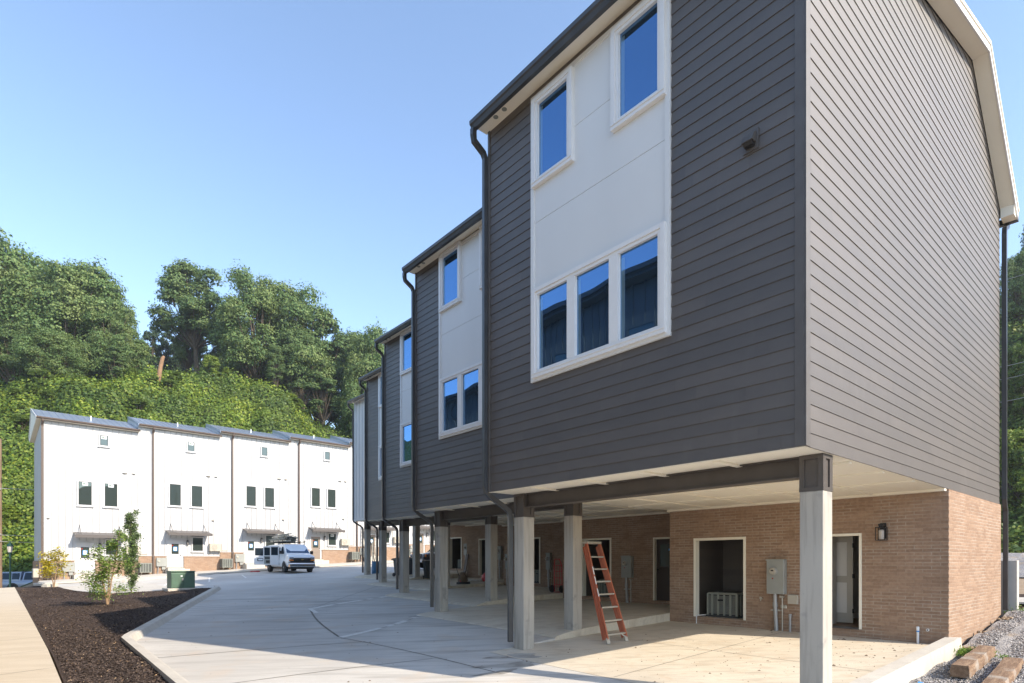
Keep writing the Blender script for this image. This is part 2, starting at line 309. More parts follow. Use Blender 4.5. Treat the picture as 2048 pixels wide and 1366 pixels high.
def leaf_quads(rng, C, N, size, asp=.6, jit=.6):
    """kite-shaped leaf quads at centres C facing roughly N"""
    n = len(C); N = N+rng.normal(0, jit, (n, 3)); N /= np.linalg.norm(N, axis=1, keepdims=True)+1e-9
    R = rng.normal(0, 1, (n, 3)); T = np.cross(N, R); T /= np.linalg.norm(T, axis=1, keepdims=True)+1e-9; B = np.cross(N, T)
    s = size*rng.uniform(.6, 1.35, (n, 1)); a = T*s*.5; b = B*s*asp*.5
    V = np.stack([C-a, C+b-a*.1+N*s*.08, C+a, C-b-a*.1+N*s*.08], 1).reshape(-1, 3)
    return V, np.arange(4*n).reshape(n, 4)
# ================================================================= the dark row
PR = [0, 6.2, 12.1, 18.2, 24.3]; PL = [6.2, 12.1, 18.2, 24.3, 30.4]
QF = [0, 1.883, 4.148, 6.44, 8.666]; BT = [1.42, 1.57, 1.76, 2.13, 2.52]; EV = [8.69, 8.66, 8.84, 9.24, 9.76]
BACK = [-1.59, -1.32, -1.08, -.87, -.55]      # slab height at the brick wall
DEP = 10.95; BW = 6.28; RIDGE = 8.2
def slab_z(k, q, p):
    t = max(0, min(1, (q-QF[k])/BW)); t = t if k == 0 else t**(.5 if k == 1 else .36); return G(QF[k], p)*(1-t)+BACK[k]*t
def hole_wall(mb, x, y0, y1, z0, z1, holes, m, th=.12):
    """wall in the plane x facing -x with rectangular openings and reveals"""
    ys = sorted({y0, y1, *[h[0] for h in holes], *[h[1] for h in holes]}); zs = sorted({z0, z1, *[h[2] for h in holes], *[h[3] for h in holes]})
    for a, b in zip(ys, ys[1:]):
        for c, d in zip(zs, zs[1:]):
            if any(h[0] <= a and b <= h[1] and h[2] <= c and d <= h[3] for h in holes): continue
            mb.add([(x,a,c),(x,b,c),(x,b,d),(x,a,d),(x+th,a,c),(x+th,b,c),(x+th,b,d),(x+th,a,d)], [(0,3,2,1),(4,5,6,7)], m)
    for h in holes:
        a, b, c, d = h
        mb.add([(x,a,c),(x,b,c),(x,b,d),(x,a,d),(x+th,a,c),(x+th,b,c),(x+th,b,d),(x+th,a,d)], [(0,1,5,4),(1,2,6,5),(2,3,7,6),(3,0,4,7)], m)
def window(parent, y0, y1, z0, z1, n=1, gap=.09, glass=GB, x=-.03):
    """glass spans; sash and casing round them, protruding towards -x"""
    f = MB(); w = (y1-y0-gap*(n-1))/n
    pr = x-.05; cs = x-.07
    c = .075
    f.box(cs, 0, y0-c-.06, y0-.055, z0-c-.06, z1+c+.05, M_wframe); f.box(cs, 0, y1+.055, y1+c+.06, z0-c-.06, z1+c+.05, M_wframe)
    f.box(cs, 0, y0-.055, y1+.055, z0-c-.06, z0-.055, M_wframe); f.box(cs, 0, y0-.055, y1+.055, z1+.055, z1+c+.05, M_wframe)
    f.box(cs-.012, cs, y0-c-.06, y1+c+.06, z0-.075, z0-.055, M_wframe)
    f.box(pr, 0, y0-.055, y1+.055, z0-.055, z0, M_wframe); f.box(pr, 0, y0-.055, y1+.055, z1, z1+.055, M_wframe)
    for i in range(n+1):
        a = y0-.055 if i == 0 else y0+i*w+(i-1)*gap; b = y0 if i == 0 else (y1+.055 if i == n else a+gap)
        f.box(pr, 0, a, b, z0, z1, M_wframe)
    o = f.build('window', parent, bevel=.004)
    for i in range(n):
        a = y0+i*(w+gap)
        MB().add([(x,a,z0),(x,a+w,z0),(x,a+w,z1),(x,a,z1)], [(0,3,2,1)], glass).build('pane', o)
        if glass is GB: MB().box(x-.002, x-.0005, a+w-.10, a+w-.013, z0+.002, z1-.075, MATS['glass_jamb_reflection']).build('jamb_reflection', o)  # paler strip on the pane, the jamb's reflection painted in
        if glass is GB: MB().box(x-.012, x-.001, a+w-.0, a+w-.012, z0, z1, M_wframe).build('glazing_bead', o)
    return o
def boards(a, b, seed):
    r = random.Random(seed); x = a-r.uniform(0, 3.66); out = []
    while x < b:
        e = x+3.66; lo, hi = max(a, x), min(b, e)
        if hi-lo > .02: out.append((lo, hi-(.003 if hi < b else 0)))
        x = e
    return out
def lap_front(y0, y1, z0, z1, m=M_siding):
    mb = MB(); z = z0; h = .178
    while z < z1-.005:
        t = min(z+h, z1)
        for a, c in boards(y0, y1, int(z*100)): mb.add([(-.014,a,z),(-.014,c,z),(-.002,c,t),(-.002,a,t),(0,a,z),(0,c,z)], [(0,3,2,1),(0,1,5,4)], m)
        z = t
    return mb
def gutter(mb, y0, y1, E, m=M_metal, x=-.31):
    P = [(x,E+.05),(x,E-.10),(x-.07,E-.10),(x-.10,E-.03),(x-.125,E-.01),(x-.13,E+.06),(x-.10,E+.06),(x-.10,E+.02)]
    mb.prism(P, y0, y1, m, 'y')
def downspout(pts, m=M_metal, r=.066):
    mb = MB(); mb.tube(pts, r, m, n=4, sq=True); return mb
LABH = ['nearest dark lap-sided townhouse on columns, its long gable wall facing right', 'second dark townhouse from the camera, set back behind the nearest one',
        'third dark townhouse in the stepped row, one window column half hidden', 'fourth dark townhouse in the stepped row, only a narrow strip of siding showing',
        'white vertical-boarded townhouse at the far end of the stepped dark row']
houses = []
for k in range(5):
    qf, pR, pL = QF[k], PR[k], PL[k]; L = pL-pR
    base = G(qf, (pR+pL)/2)-.02
    T = lambda h: h-base
    b = T(BT[k]); E = T(EV[k]); dzu = BT[k]-1.42
    H = empty('townhouse', Wp(qf, pR, base), THETA)
    tag(H, LABH[k], 'house', 'stepped townhouses raised on concrete columns'); houses.append((H, base))
    FY = lambda p: L-(6.2-p)
    FZ = lambda h: T(h+dzu)
    white = k == 4
    # ---- box shell
    sh_ = MB(); m = M_board if white else M_siding
    if white:
        sh_.box(-.02, 0, 0, L, b, E, m)
        yy = .2
        while yy < L-.1: sh_.box(-.042, -.021, yy-.03, yy+.03, b+.1, E-.02, m); yy += .4
        sh_.box(-.045, -.0205, 0, L, b, b+.1, m)
        sh_.build('board_and_batten_front', H)
    else:
        lap_front(.115, L-.06, b, E).build('front_siding', H)
    mt = M_board if white else M_trimd
    MB().box(-.03, .0, 0.0, .113, b, E, mt).build('corner_trim', H, bevel=.004); MB().box(-.03, 0, L-.058, L, b, E, mt).build('corner_trim', H, bevel=.004)
    S = lambda x: E+.245*x if x <= RIDGE else E+.245*RIDGE-(x-RIDGE)*(.245*RIDGE+.1)/(DEP-RIDGE)
    if k == 0:
        g = MB(); z = b; h = .178
        top = S(RIDGE)
        while z < top-.02:
            t = min(z+h, top-.01)
            xa = lambda zz: max(.09, (zz-E)/.245)
            xb = lambda zz: DEP if zz <= E-.1 else RIDGE+(top-zz)/((.245*RIDGE+.1)/(DEP-RIDGE))
            bs = boards(xa(z), xb(z), int(z*77)+5)
            for n_, (a, c) in enumerate(bs):
                a2 = xa(t) if n_ == 0 else a; c2 = xb(t) if n_ == len(bs)-1 else c
                g.add([(a,-.013,z),(c,-.013,z),(c2,-.003,t),(a2,-.003,t),(a,0.004,z),(c,.004,z)], [(0,1,2,3),(0,4,5,1)], M_siding)
            z = t
        g.build('gable_siding', H)
        MB().box(-.03, .09, -.03, -.001, b, E+.02, mt).build('corner_trim', H, bevel=.004)
    # plain closed walls behind the cladding
    w = MB(); P = [(.01, b+.02), (DEP-.01, b+.02), (DEP-.01, E-.1), (RIDGE, S(RIDGE)), (.01, E)]
    w.prism(P, .006, L-.01, M_trimd if not white else M_board, 'y'); w.build('wall_core', H)
    # ---- roof
    r = MB(); y0 = -.31 if k == 0 else .0; y1 = L+.07
    prof = [(-.34, E+.05), (RIDGE, S(RIDGE)+.16), (DEP+.36, S(DEP+.3)+.19), (DEP+.36, S(DEP+.3)+.23), (RIDGE, S(RIDGE)+.215), (-.36, E+.10)]
    r.prism(prof, y0, y1, M_roofd if not white else M_roof, 'y'); r.build('roof', H)
    e = MB(); e.box(-.315, .0, y0, y1, E, E+.03, M_soffit)
    e.build('eave_soffit', H)
    # a pair of round soffit vents
    for j in (0, 1):
        v = MB(); v.lathe([(.05, -.006), (.05, .002)], (-.16, L-.42-.26*j, E), M_ac, 16); v.build('soffit_vent', H)
    gt = MB(); gutter(gt, y0+.02 if k == 0 else 0, y1, E); gt.build('gutter', H)
    MB().box(-.312, -.305, y0, y1, E-.10, E+.05, M_trimd).build('fascia', H)
    if k == 0:
        q = MB(); xs = [-.3, RIDGE, DEP+.3]; sz = [E, S(RIDGE), S(DEP+.3)]
        q.prism([(xs[0], sz[0]), (xs[1], sz[1]), (xs[2], sz[2]), (xs[2], sz[2]+.03), (xs[1], sz[1]+.03), (xs[0], sz[0]+.03)], -.285, -.02, M_soffit, 'y'); q.build('rake_soffit', H)
        q = MB(); q.prism([(xs[0], sz[0]-.015), (xs[1], sz[1]-.015), (xs[2], sz[2]-.015), (xs[2], sz[2]+.17), (xs[1], sz[1]+.15), (xs[0], sz[0]+.10)], -.315, -.286, M_wframe, 'y')
        q.prism([(xs[0], sz[0]+.06), (xs[1], sz[1]+.13), (xs[2], sz[2]+.15), (xs[2], sz[2]+.2), (xs[1], sz[1]+.2), (xs[0], sz[0]+.1)], -.335, -.316, M_soffit, 'y'); q.build('rake_fascia', H)
        q = MB(); q.prism([(DEP-.02, E-.32), (DEP+.33, E-.32), (DEP+.33, E-.16), (DEP-.02, E+.1)], -.283, -.03, M_soffit, 'y'); q.build('eave_return', H)
        q = MB(); q.box(DEP+.34, DEP+.46, -.3, L, E-.34, E-.2, M_metal); q.build('rear_gutter', H)
        fy = -.09
        downspout([(DEP+.38, fy, E-.34), (DEP+.36, fy, E-.42), (DEP+.10, fy, E-.56), (DEP+.07, fy, E-.7), (DEP+.07, fy, b+.12), (DEP+.12, fy, b-.04), (DEP+.2, fy, b-.16), (DEP+.2, fy, b-.3), (DEP+.2, fy, T(-1.16))]).build('rear_downspout', H)
    # ---- front downspout with its kick back to the column
    yy = L+.055
    slz = slab_z(k, qf+.6, pL)-base
    downspout([(-.37, yy-.03, E-.08), (-.37, yy-.03, E-.2), (-.33, yy, E-.29), (-.1, yy, E-.43), (-.05, yy, E-.53), (-.05, yy, b+.12), (-.02, yy, b+.0), (.12, yy, b-.10), (.42, yy-.04, b-.27), (.53, yy-.06, b-.36), (.56, yy-.07, b-.46), (.56, yy-.07, slz+.14)]).build('downspout', H)
    # ---- white panel with windows
    if not white:
        a, d = FY(1.895), FY(4.896); zb, zt = FZ(3.319), min(FZ(8.575), E-.06)
        pn = MB(); cuts = [zb+.03, FZ(6.235), FZ(7.46), zt-.02]
        for z0, z1 in zip(cuts, cuts[1:]): pn.box(-.022, 0, a+.02, d-.02, z0+.003, z1-.003, M_white)
        pn.box(-.05, -.0, a, a+.085, zb, zt, M_white); pn.box(-.05, 0, d-.085, d, zb, zt, M_white); pn.box(-.045, 0, a+.086, d-.086, zt-.085, zt, M_white)
        pn.box(-.05, 0, a+.086, d-.086, zb, zb+.1, M_white); pn.box(-.012, 0, a+.01, d-.01, zb, zt, M_trimd)
        pn.build('white_panel', H, bevel=.003)
        window(H, FY(3.95), FY(4.692), FZ(7.0), FZ(8.35)); window(H, FY(2.089), FY(2.829), FZ(7.0), FZ(8.35))
        window(H, FY(2.084), FY(4.687), FZ(3.505), FZ(4.87), 3, .19)
        if k == 0:
            v = MB(); v.box(-.03, -.014, .57, .78, 5.36-base, 5.62-base, M_trimd)
            v.prism([(-.031, 5.59-base), (-.09, 5.54-base), (-.14, 5.44-base), (-.031, 5.44-base)], .60, .75, M_trimd, 'y'); v.prism([(-.031, 5.438-base), (-.125, 5.438-base), (-.10, 5.40-base), (-.031, 5.40-base)], .615, .735, M_black, 'y'); v.build('dryer_vent', H)
    # ---- ceiling with battens
    c = MB(); c.box(.0, BW+.05, .0, L, b-.0, b+.015, M_soffit)
    c.box(.0, .05, 0, L, b-.01, b-.001, M_soffit)
    for xx in (1.55, 2.9, 4.4): c.box(xx, xx+.09, .05, L-.05, b-.03, b-.001, M_soffit)
    for yb in (1.2, 2.45, 3.7, 4.95): c.box(.1, BW-.15, yb, yb+.09, b-.026, b-.0005, M_soffit)
    c.box(BW-.14, BW-.005, .0, L, b-.05, b-.002, M_soffit)
    c.build('ceiling', H)
    # ---- columns and beam
    for j, ya in enumerate((.036, L-.35)):
        cz = b-.48; zz = slab_z(k, qf+.75, pR+ya+.15)-base-.12
        if k and j == 0: zz = slab_z(k-1, qf+.7, pR)-base-.1
        o = MB().box(.63, .93, ya, ya+.3, zz, cz, M_post).build('column', H, bevel=.012)
        cp = MB(); cp.box(.65, .91, ya+.02, ya+.28, cz, b-.003, M_beam)
        for xa, xb2, yc, yd in ((.628,.66,ya-.002,ya+.06),(.628,.66,ya+.24,ya+.302),(.90,.932,ya-.002,ya+.06),(.90,.932,ya+.24,ya+.302)): cp.box(xa, xb2, yc, yd, cz+.0, b-.004, M_beam)
        for xa, xb2 in ((.66, .72), (.84, .90)): cp.box(xa, xb2, ya-.002, ya+.018, cz, b-.004, M_beam)
        cp.box(.626, .934, ya-.004, ya+.304, cz-.004, cz+.05, M_beam); cp.box(.627, .933, ya-.003, ya+.303, b-.06, b-.005, M_beam)
        cp.build('steel_cap', o)
    bm = MB(); ya, yb = .337, L-.352
    bm.box(.755, .79, ya, yb, b-.27, b-.02, M_beam); bm.box(.67, .88, ya, yb, b-.285, b-.27, M_beam); bm.box(.67, .88, ya, yb, b-.02, b-.004, M_beam)
    bm.build('steel_beam', H)
    # ---- brick ground floor
    zs = BACK[k]-base-.05
    if k == 0: holes = [(1.47, 2.42, T(-1.41), T(.62)), (4.03, 5.46, T(-1.41), T(.63))]
    elif k == 1: holes = [(.98, 1.94-.05, T(-1.2), T(.79)), (3.6, 4.95, T(-1.2), T(.84))]
    else: holes = [(.98, 1.9, BACK[k]-base+.1, BACK[k]-base+2.15), (3.6, 4.95, BACK[k]-base+.15, BACK[k]-base+2.2)]
    br = MB(); hole_wall(br, BW, 0, L, zs-.3, b-.001, holes, BR)
    if k == 0:
        br.add([(BW,-.03,zs-.8),(DEP+.03,-.03,zs-.8),(DEP+.03,-.03,b-.012),(BW,-.03,b-.012)], [(0,1,2,3)], BR)
        br.add([(BW,-.03,zs-.8),(BW,0,zs-.8),(BW,0,b-.012),(BW,-.03,b-.012)], [(0,3,2,1)], BR)
        br.add([(BW,-.03,b-.012),(DEP+.03,-.03,b-.012),(DEP+.03,.02,b-.012),(BW,.02,b-.012)], [(0,1,2,3)], BR)
        br.add([(DEP+.03,-.03,zs-.8),(DEP+.03,L,zs-.8),(DEP+.03,L,b-.012),(DEP+.03,-.03,b-.012)], [(0,1,2,3)], BR)
        # a sliver of toothed brick ends along the corner
        for i in range(int((b-zs)/.0677)): br.box(BW-.006-.004*(i % 2), BW+.05, -.036-.004*((i+1) % 2), .05, zs+i*.0677+.004, zs+(i+1)*.0677-.006, BR)
    else:
        br.add([(BW,0,zs-.3),(DEP,0,zs-.3),(DEP,0,b),(BW,0,b)], [(0,1,2,3)], BR); br.add([(DEP,0,zs-.3),(DEP,L,zs-.3),(DEP,L,b),(DEP,0,b)], [(0,1,2,3)], BR)
    br.add([(BW,L,zs-.3),(DEP,L,zs-.3),(DEP,L,b),(BW,L,b)], [(0,3,2,1)], BR)
    br.build('brick_wall', H)
    # openings: the passage door and the condenser niche
    for n, (a, d, c0, c1) in enumerate(holes):
        fr = MB(); t = .05 if n == 0 else .06
        fr.box(BW-.02, BW+.16, a-.0, a+t, c0, c1, M_soffit); fr.box(BW-.02, BW+.16, d-t, d, c0, c1, M_soffit); fr.box(BW-.021, BW+.16, a-.002, d+.002, c1-t, c1+.002, M_soffit)
        fr.build('door_frame' if n == 0 else 'niche_frame', H, bevel=.003)
        if n == 1:                                                        # boarded niche
            ni = MB(); D = BW+1.45
            z = c0-.02
            while z < c1:
                t2 = min(z+.178, c1+.05)
                ni.add([(D-.012,a,z),(D-.012,d,z),(D,d,t2),(D,a,t2)], [(0,3,2,1)], M_siding)
                for yw, sg in ((a, 1), (d, -1)): ni.add([(BW+.161,yw+.012*sg,z),(D,yw+.012*sg,z),(D,yw,t2),(BW+.161,yw,t2)], [(0,1,2,3)], M_siding)
                z = t2
            ni.add([(BW+.12,a-.01,c0+.001),(D,a-.01,c0+.001),(D,d+.01,c0+.001),(BW+.12,d+.01,c0+.001)], [(0,1,2,3)], M_kerb)
            ni.add([(BW+.12,a-.01,c1+.02),(D,a-.01,c1+.02),(D,d+.01,c1+.02),(BW+.12,d+.01,c1+.02)], [(0,3,2,1)], M_trimd)
            ni.build('condenser_niche', H)
        elif k == 0:                                                      # open doorway with a room behind
            rm = MB(); D = BW+2.6; ya, yb = a-.55, d+1.2
            rm.add([(BW+.17,ya,c0),(D,ya,c0),(D,yb,c0),(BW+.17,yb,c0)], [(0,1,2,3)], M_floorw)
            rm.add([(BW+.17,ya,c1+.4),(D,ya,c1+.4),(D,yb,c1+.4),(BW+.17,yb,c1+.4)], [(0,3,2,1)], M_intw)
            rm.add([(D,ya,c0),(D,yb,c0),(D,yb,c1+.4),(D,ya,c1+.4)], [(0,3,2,1)], M_intw)
            rm.add([(BW+.17,ya,c0),(D,ya,c0),(D,ya,c1+.4),(BW+.17,ya,c1+.4)], [(0,1,2,3)], M_intw)
            rm.add([(BW+.17,yb,c0),(D,yb,c0),(D,yb,c1+.4),(BW+.17,yb,c1+.4)], [(0,3,2,1)], M_intw)
            rm.box(D-.02, D-.001, ya, yb, c0, c0+.14, M_wframe); rm.box(BW+.5, BW+.9, d-.12, d-.02, c0, c1, M_intw)
            rm.box(BW+.17, D, ya+.001, ya+.02, c0, c0+.14, M_wframe)
            rm.build('room_interior', H)
            lf = MB(); lf.box(BW+1.0, BW+1.04, a+.52, d+.7, c0+.02, c1, M_intw); lf.box(BW+.985, BW+1.0, a+.64, d+.6, c0+.25, c0+.95, M_wframe); lf.box(BW+.985, BW+1.0, a+.64, d+.6, c0+1.1, c1-.15, M_wframe)
            lf.build('interior_door', H, bevel=.004)
            MB().lathe([(.03, 0), (.03, -.05)], (BW+.985, d+.15, c0+.95), M_black, 12, 'x').build('door_knob', H)
            for zz in (.25, 1.05, 1.75): MB().box(BW+.97, BW+1.05, a+.50, a+.525, c0+zz, c0+zz+.1, M_black).build('hinge', H)
            MB().box(BW-.02, BW+.2, a+.05, d-.05, c0-.01, c0+.02, M_metal).build('threshold', H)
        else:
            dr = MB(); dr.box(BW+.1, BW+.14, a+.05, d-.05, c0, c1-.05, M_door)
            dr.box(BW+.085, BW+.1, a+.17, d-.17, c0+.2, c0+.85, M_door); dr.box(BW+.08, BW+.1, a+.12, d-.12, c0+1.0, c0+1.05, M_door)
            o = dr.build('front_door', H, bevel=.004)
            MB().box(BW+.09, BW+.099, a+.19, d-.19, c0+1.08, c1-.22, GG).build('door_glass', o)
            MB().lathe([(.03, 0), (.035, -.03), (.02, -.06)], (BW+.1, d-.11, c0+.98), M_black, 12, 'x').build('door_handle', o)
            if k == 1: MB().box(BW+.080, BW+.0885, a+.22, a+.4, c1-.42, c1-.36, M_tape).build('blue_tape', o)
# ---- wall fittings of the dark row
def place(o, k, y, h, x=0): o.location = Wp(QF[k]+x, PR[k]+y, h); o.rotation_euler = (0, 0, THETA)
def meter(label, k, y, ztop, h=.80, w=.41):
    o = empty('electric_meter', (0, 0, 0)); tag(o, label, 'electric meter', 'electric meter cabinets on the brick walls')
    z0 = 0
    MB().bbox(-.16, 0, -w/2, w/2, 0, h, M_grey, .012).build('cabinet', o)
    MB().box(-.175, -.16, -w/2-.008, w/2+.008, h-.03, h+.006, M_grey).build('cover_lip', o)
    d = MB(); d.lathe([(.088, -.0), (.088, -.03), (.078, -.035)], (-.16, .03, h*.66), M_pipe, 20, 'x'); o2 = d.build('meter_ring', o, smooth=True)
    MB().lathe([(.072, -.03), (.072, -.07), (.06, -.085)], (-.16, .03, h*.66), M_cream, 20, 'x').build('meter_dial', o2, smooth=True)
    MB().box(-.235, -.246, .0, .06, h*.66, h*.66+.03, M_black).build('display', o2)
    MB().box(-.166, -.160, .04, .07, h*.43, h*.43+.03, M_redlens).build('seal', o)
    lo = -(ztop-h-(BACK[k]))+.0
    p = MB(); p.tube([(-.09, .03, 0), (-.09, .03, -.25), (-.09, .0, lo)], .045, M_pipe, 10); p.tube([(-.09, .03, -.2), (-.09, .03, -.3)], .055, M_pipe, 10)
    p.box(-.08, -.0, -.08, .14, -.40, -.37, M_alu); p.build('conduit', o, smooth=True)
    p = MB(); p.box(-.09, 0, -.15, -.07, -.09, -.04, M_cream); p.tube([(-.05, -.12, -.09), (-.05, -.12, lo)], .014, M_alu, 6); p.build('ground_wire', o)
    place(o, k, y, ztop-h, BW); return o
meter('grey meter cabinet between the open doorway and the condenser niche of the nearest house', 0, 3.24, .07)
meter('grey meter cabinet right of the orange stepladder', 1, 2.86, .216, .71, .4)
meter('grey meter cabinet behind the red hand truck', 2, 2.97, .414, .72, .25)
for k, lb in ((3, 'small meter cabinet on the brick behind the push broom and brown sack'), (4, 'meter cabinet on the brick at the far end of the dark row')):
    meter(lb, k, 3.0, BACK[k]+1.75, .72, .35)
meter('second small meter cabinet right of the far column, left of the third niche', 2, 5.75-.0, .40, .7, .2)
def niche_unit(label, k, y0, y1, z, x=.35, w=.78, h=.6):
    o = empty('air_conditioner', (0, 0, 0)); tag(o, label, 'air conditioner', 'condensers standing in the wall niches')
    b = MB(); b.bbox(.02, w-.02, .02, w-.02, .05, h-.03, M_acdark, .05); b.build('coil_block', o)
    g = MB()
    for i in range(17):
        zz = .09+i*(h-.16)/17
        g.box(0, w, .0, w, zz, zz+.012, M_ac)
    for yy in (0, w*.2, w*.4, w*.6, w*.8, w-.045): g.box(-.008, .02, yy, yy+.045, .05, h-.03, M_ac); g.box(yy, yy+.045, -.008, .02, .05, h-.03, M_ac)
    g.build('louvre_grille', o)
    MB().bbox(-.01, w+.01, -.01, w+.01, h-.05, h, M_ac, .04).build('top_cover', o); MB().bbox(-.03, w+.03, -.03, w+.03, 0, .05, M_acdark, .02).build('base_pan', o)
    MB().lathe([(.28, 0), (.28, .02), (.1, .035)], (w/2, w/2, h), M_acdark, 24).build('fan_guard', o)
    MB().box(-.016, -.009, w*.45, w*.63, h*.66, h*.73, M_black).build('badge', o)
    place(o, k, y0, z, BW+x); return o
niche_unit('greenish louvred condenser in the wide niche of the nearest house', 0, 4.36, 5.2, -1.405, .2, .84, .63)
niche_unit('dark condenser in the niche half hidden by the orange stepladder', 1, 3.7, 4.5, -1.195)
niche_unit('condenser in the niche behind the second pair of columns', 2, 3.75, 4.5, BACK[2]+.155)
niche_unit('pale condenser in the niche above the brown sack', 3, 3.75, 4.5, BACK[3]+.155)
niche_unit('condenser in the farthest niche of the dark row', 4, 3.75, 4.5, BACK[4]+.155)
def lantern(label, loc, rz, grp):
    o = empty('wall_lantern', loc, rz); tag(o, label, 'wall lamp', grp)
    MB().box(-.02, 0, -.055, .055, .04, .36, M_black).build('back_plate', o)
    c = MB(); c.box(-.16, -.02, -.045, .045, .30, .34, M_black)
    for y in (-.085, .075):
        for x in (-.20, -.04): c.box(x, x+.012, y, y+.012, 0, .27, M_black)
    c.box(-.20, -.028, -.085, .087, 0, .012, M_black); c.box(-.20, -.028, -.085, .087, .26, .275, M_black); c.box(-.15, -.08, -.03, .04, .275, .3, M_black)
    c.build('cage', o); MB().lathe([(.045, .03), (.05, .2), (.03, .22)], (-.115, 0, 0), M_frost, 14).build('glass_shade', o, smooth=True); return o
lantern('black cage lantern on the brick right of the open doorway', Wp(BW, 1.07, .45), THETA, 'wall lanterns of the townhouses')
o = empty('pvc_pipe', Wp(BW-.07, .45, -1.60), THETA); tag(o, 'short white pvc pipe standing against the brick near the house corner', 'pipe')
p = MB(); p.tube([(0, 0, 0), (0, 0, .31)], .022, M_pvc, 12); p.build('pipe', o, smooth=True); MB().lathe([(.028, .26), (.028, .33), (.02, .34)], (0, 0, 0), M_pvc, 12).build('cap', o, smooth=True)
MB().lathe([(.0285, .235), (.0285, .258)], (0, 0, 0), M_tape, 12).build('blue_collar', o)
o = empty('pipe_outlet', Wp(BW, .30, -1.32), THETA); tag(o, 'tiny round white pipe outlet in the brick beside the short white pipe', 'outlet')
MB().lathe([(.026, 0), (.026, -.03), (.016, -.03)], (0, 0, 0), M_pvc, 14, 'x').build('collar', o); MB().lathe([(.014, -.031), (.014, -.032)], (0, 0, 0), M_black, 12, 'x').build('hole', o)
o = empty('junction_box', Wp(BW, 2.88, -.95), THETA); tag(o, 'plain beige box on the brick just left of the nearest column', 'junction box')
MB().bbox(-.08, 0, -.11, .11, 0, .21, M_cream, .01).build('box', o); MB().box(-.086, -.08, -.1, .1, .01, .2, M_cream).build('lid', o)
o = empty('outdoor_socket', Wp(BW, 3.10, -1.06), THETA); tag(o, 'small horizontal metal socket right of the near meter conduit', 'socket')
MB().bbox(-.04, 0, -.07, .07, 0, .08, M_alu, .015).build('plate', o); MB().box(-.046, -.041, -.04, -.01, .02, .06, M_cream).build('outlet', o); MB().box(-.046, -.041, .01, .04, .02, .06, M_cream).build('outlet', o)
o = empty('pipe_stub', Wp(BW-.08, 2.93, -1.60), THETA); tag(o, 'short grey conduit stub in front of the brick below the beige box', 'pipe')
MB().tube([(0, 0, 0), (0, 0, .4)], .025, M_pipe, 10).build('pipe', o, smooth=True); MB().lathe([(.033, .34), (.033, .42)], (0, 0, 0), M_pipe, 10).build('coupling', o)
o = empty('hose_tap', Wp(BW, 3.62, -.86), THETA); tag(o, 'small chrome hose tap on the brick left of the near meter conduit', 'tap')
MB().tube([(0, 0, 0), (-.07, 0, 0), (-.09, 0, -.05)], .016, M_alu, 8).build('spout', o); MB().lathe([(.03, -.08), (.03, -.09)], (0, 0, .015), M_alu, 10, 'x').build('handle', o)
o = empty('drain_line', Wp(BW-.04, 5.36, -1.40), THETA); tag(o, 'thin white drain pipe bending down out of the near condenser niche', 'pipe')
MB().tube([(.3, -.15, .04), (0, 0, .02), (0, .0, -.0), (0, .0, -.2)], .012, M_pvc, 8).build('pipe', o)
# ---- parking slabs
for k in range(5):
    v = []; f = []; nx, ny = 20, 8
    mb = MB()
    ex = .0
    for i in range(nx+1):
        for j in range(ny+1):
            q = QF[k]+BW*1.02*(i/nx)**1.6; p = PR[k]+(PL[k]-PR[k])*j/ny; v.append(Wp(q, p, slab_z(k, q, p)+.004))
    for i in range(nx):
        for j in range(ny):
            a = i*(ny+1)+j; f.append((a, a+ny+1, a+ny+2, a+1))
    mb.add(v, f, M_slab)
    for j0, rev in ((0, 0), (ny, 1)):
        for i in range(nx):
            a, c2 = v[i*(ny+1)+j0], v[(i+1)*(ny+1)+j0]
            q4 = [a, c2, c2-Vector((0, 0, .5)), a-Vector((0, 0, .5))]; mb.add(q4 if not rev else q4[::-1], [(0, 3, 2, 1)], M_slab)
    struct(mb.build('parking_slab'))
# thin joints cut in the nearest slab
def strip(name, pts, w, m, dz, k=None):
    mb = MB(); P = []
    for i, (q, p) in enumerate(pts):
        a = pts[max(i-1, 0)]; c2 = pts[min(i+1, len(pts)-1)]; d = Vector((c2[0]-a[0], c2[1]-a[1])).normalized(); nrm = Vector((-d.y, d.x))*w/2*(w if False else 1)
        for s in (-1, 1):
            qq, pp = q+s*nrm.x, p+s*nrm.y
            P.append(Wp(qq, pp, (G(qq, pp) if k is None else slab_z(k, qq, pp))+dz))
    mb.add(P, [(2*i, 2*i+1, 2*i+3, 2*i+2) for i in range(len(pts)-1)], m)
    return struct(mb.build(name))
strip('slab_joint', [(.1, 3.05), (3.2, 3.05), (6.2, 3.05)], .014, M_joint, .008, 0); strip('slab_joint', [(3.1, .1), (3.1, 3), (3.1, 6.1)], .012, M_joint, .008, 0)

# grit trodden onto the slabs and the drive
def grit(name, n, seed, label, f, m):
    r = np.random.default_rng(seed); C = np.array([tuple(f(r)) for _ in range(n)]); oc = np.array([[1,0,0],[0,1,0],[-1,0,0],[0,-1,0],[0,0,.6]]); s = r.gamma(1.6, .0055, n)+.003
    V = (oc[None]*s[:, None, None]*r.uniform(.6, 1.3, (n, 1, 3))+C[:, None]); F = (np.array([[0,1,4],[1,2,4],[2,3,4],[3,0,4]])[None]+np.arange(n)[:, None, None]*5).reshape(-1, 3)
    o = fast_mesh(name, V.reshape(-1, 3), F, m); tag(o, label, 'grit', kind='stuff')
def on_slab(r): q = r.uniform(.2, 6.1); p = abs(r.normal(0, 2.2))+.05; p = min(p, 6.1); return Wp(q, p, slab_z(0, q, p)+.005)
grit('slab_grit', 420, 41, 'dark grit and clods scattered on the nearest slab', on_slab, M_bag)
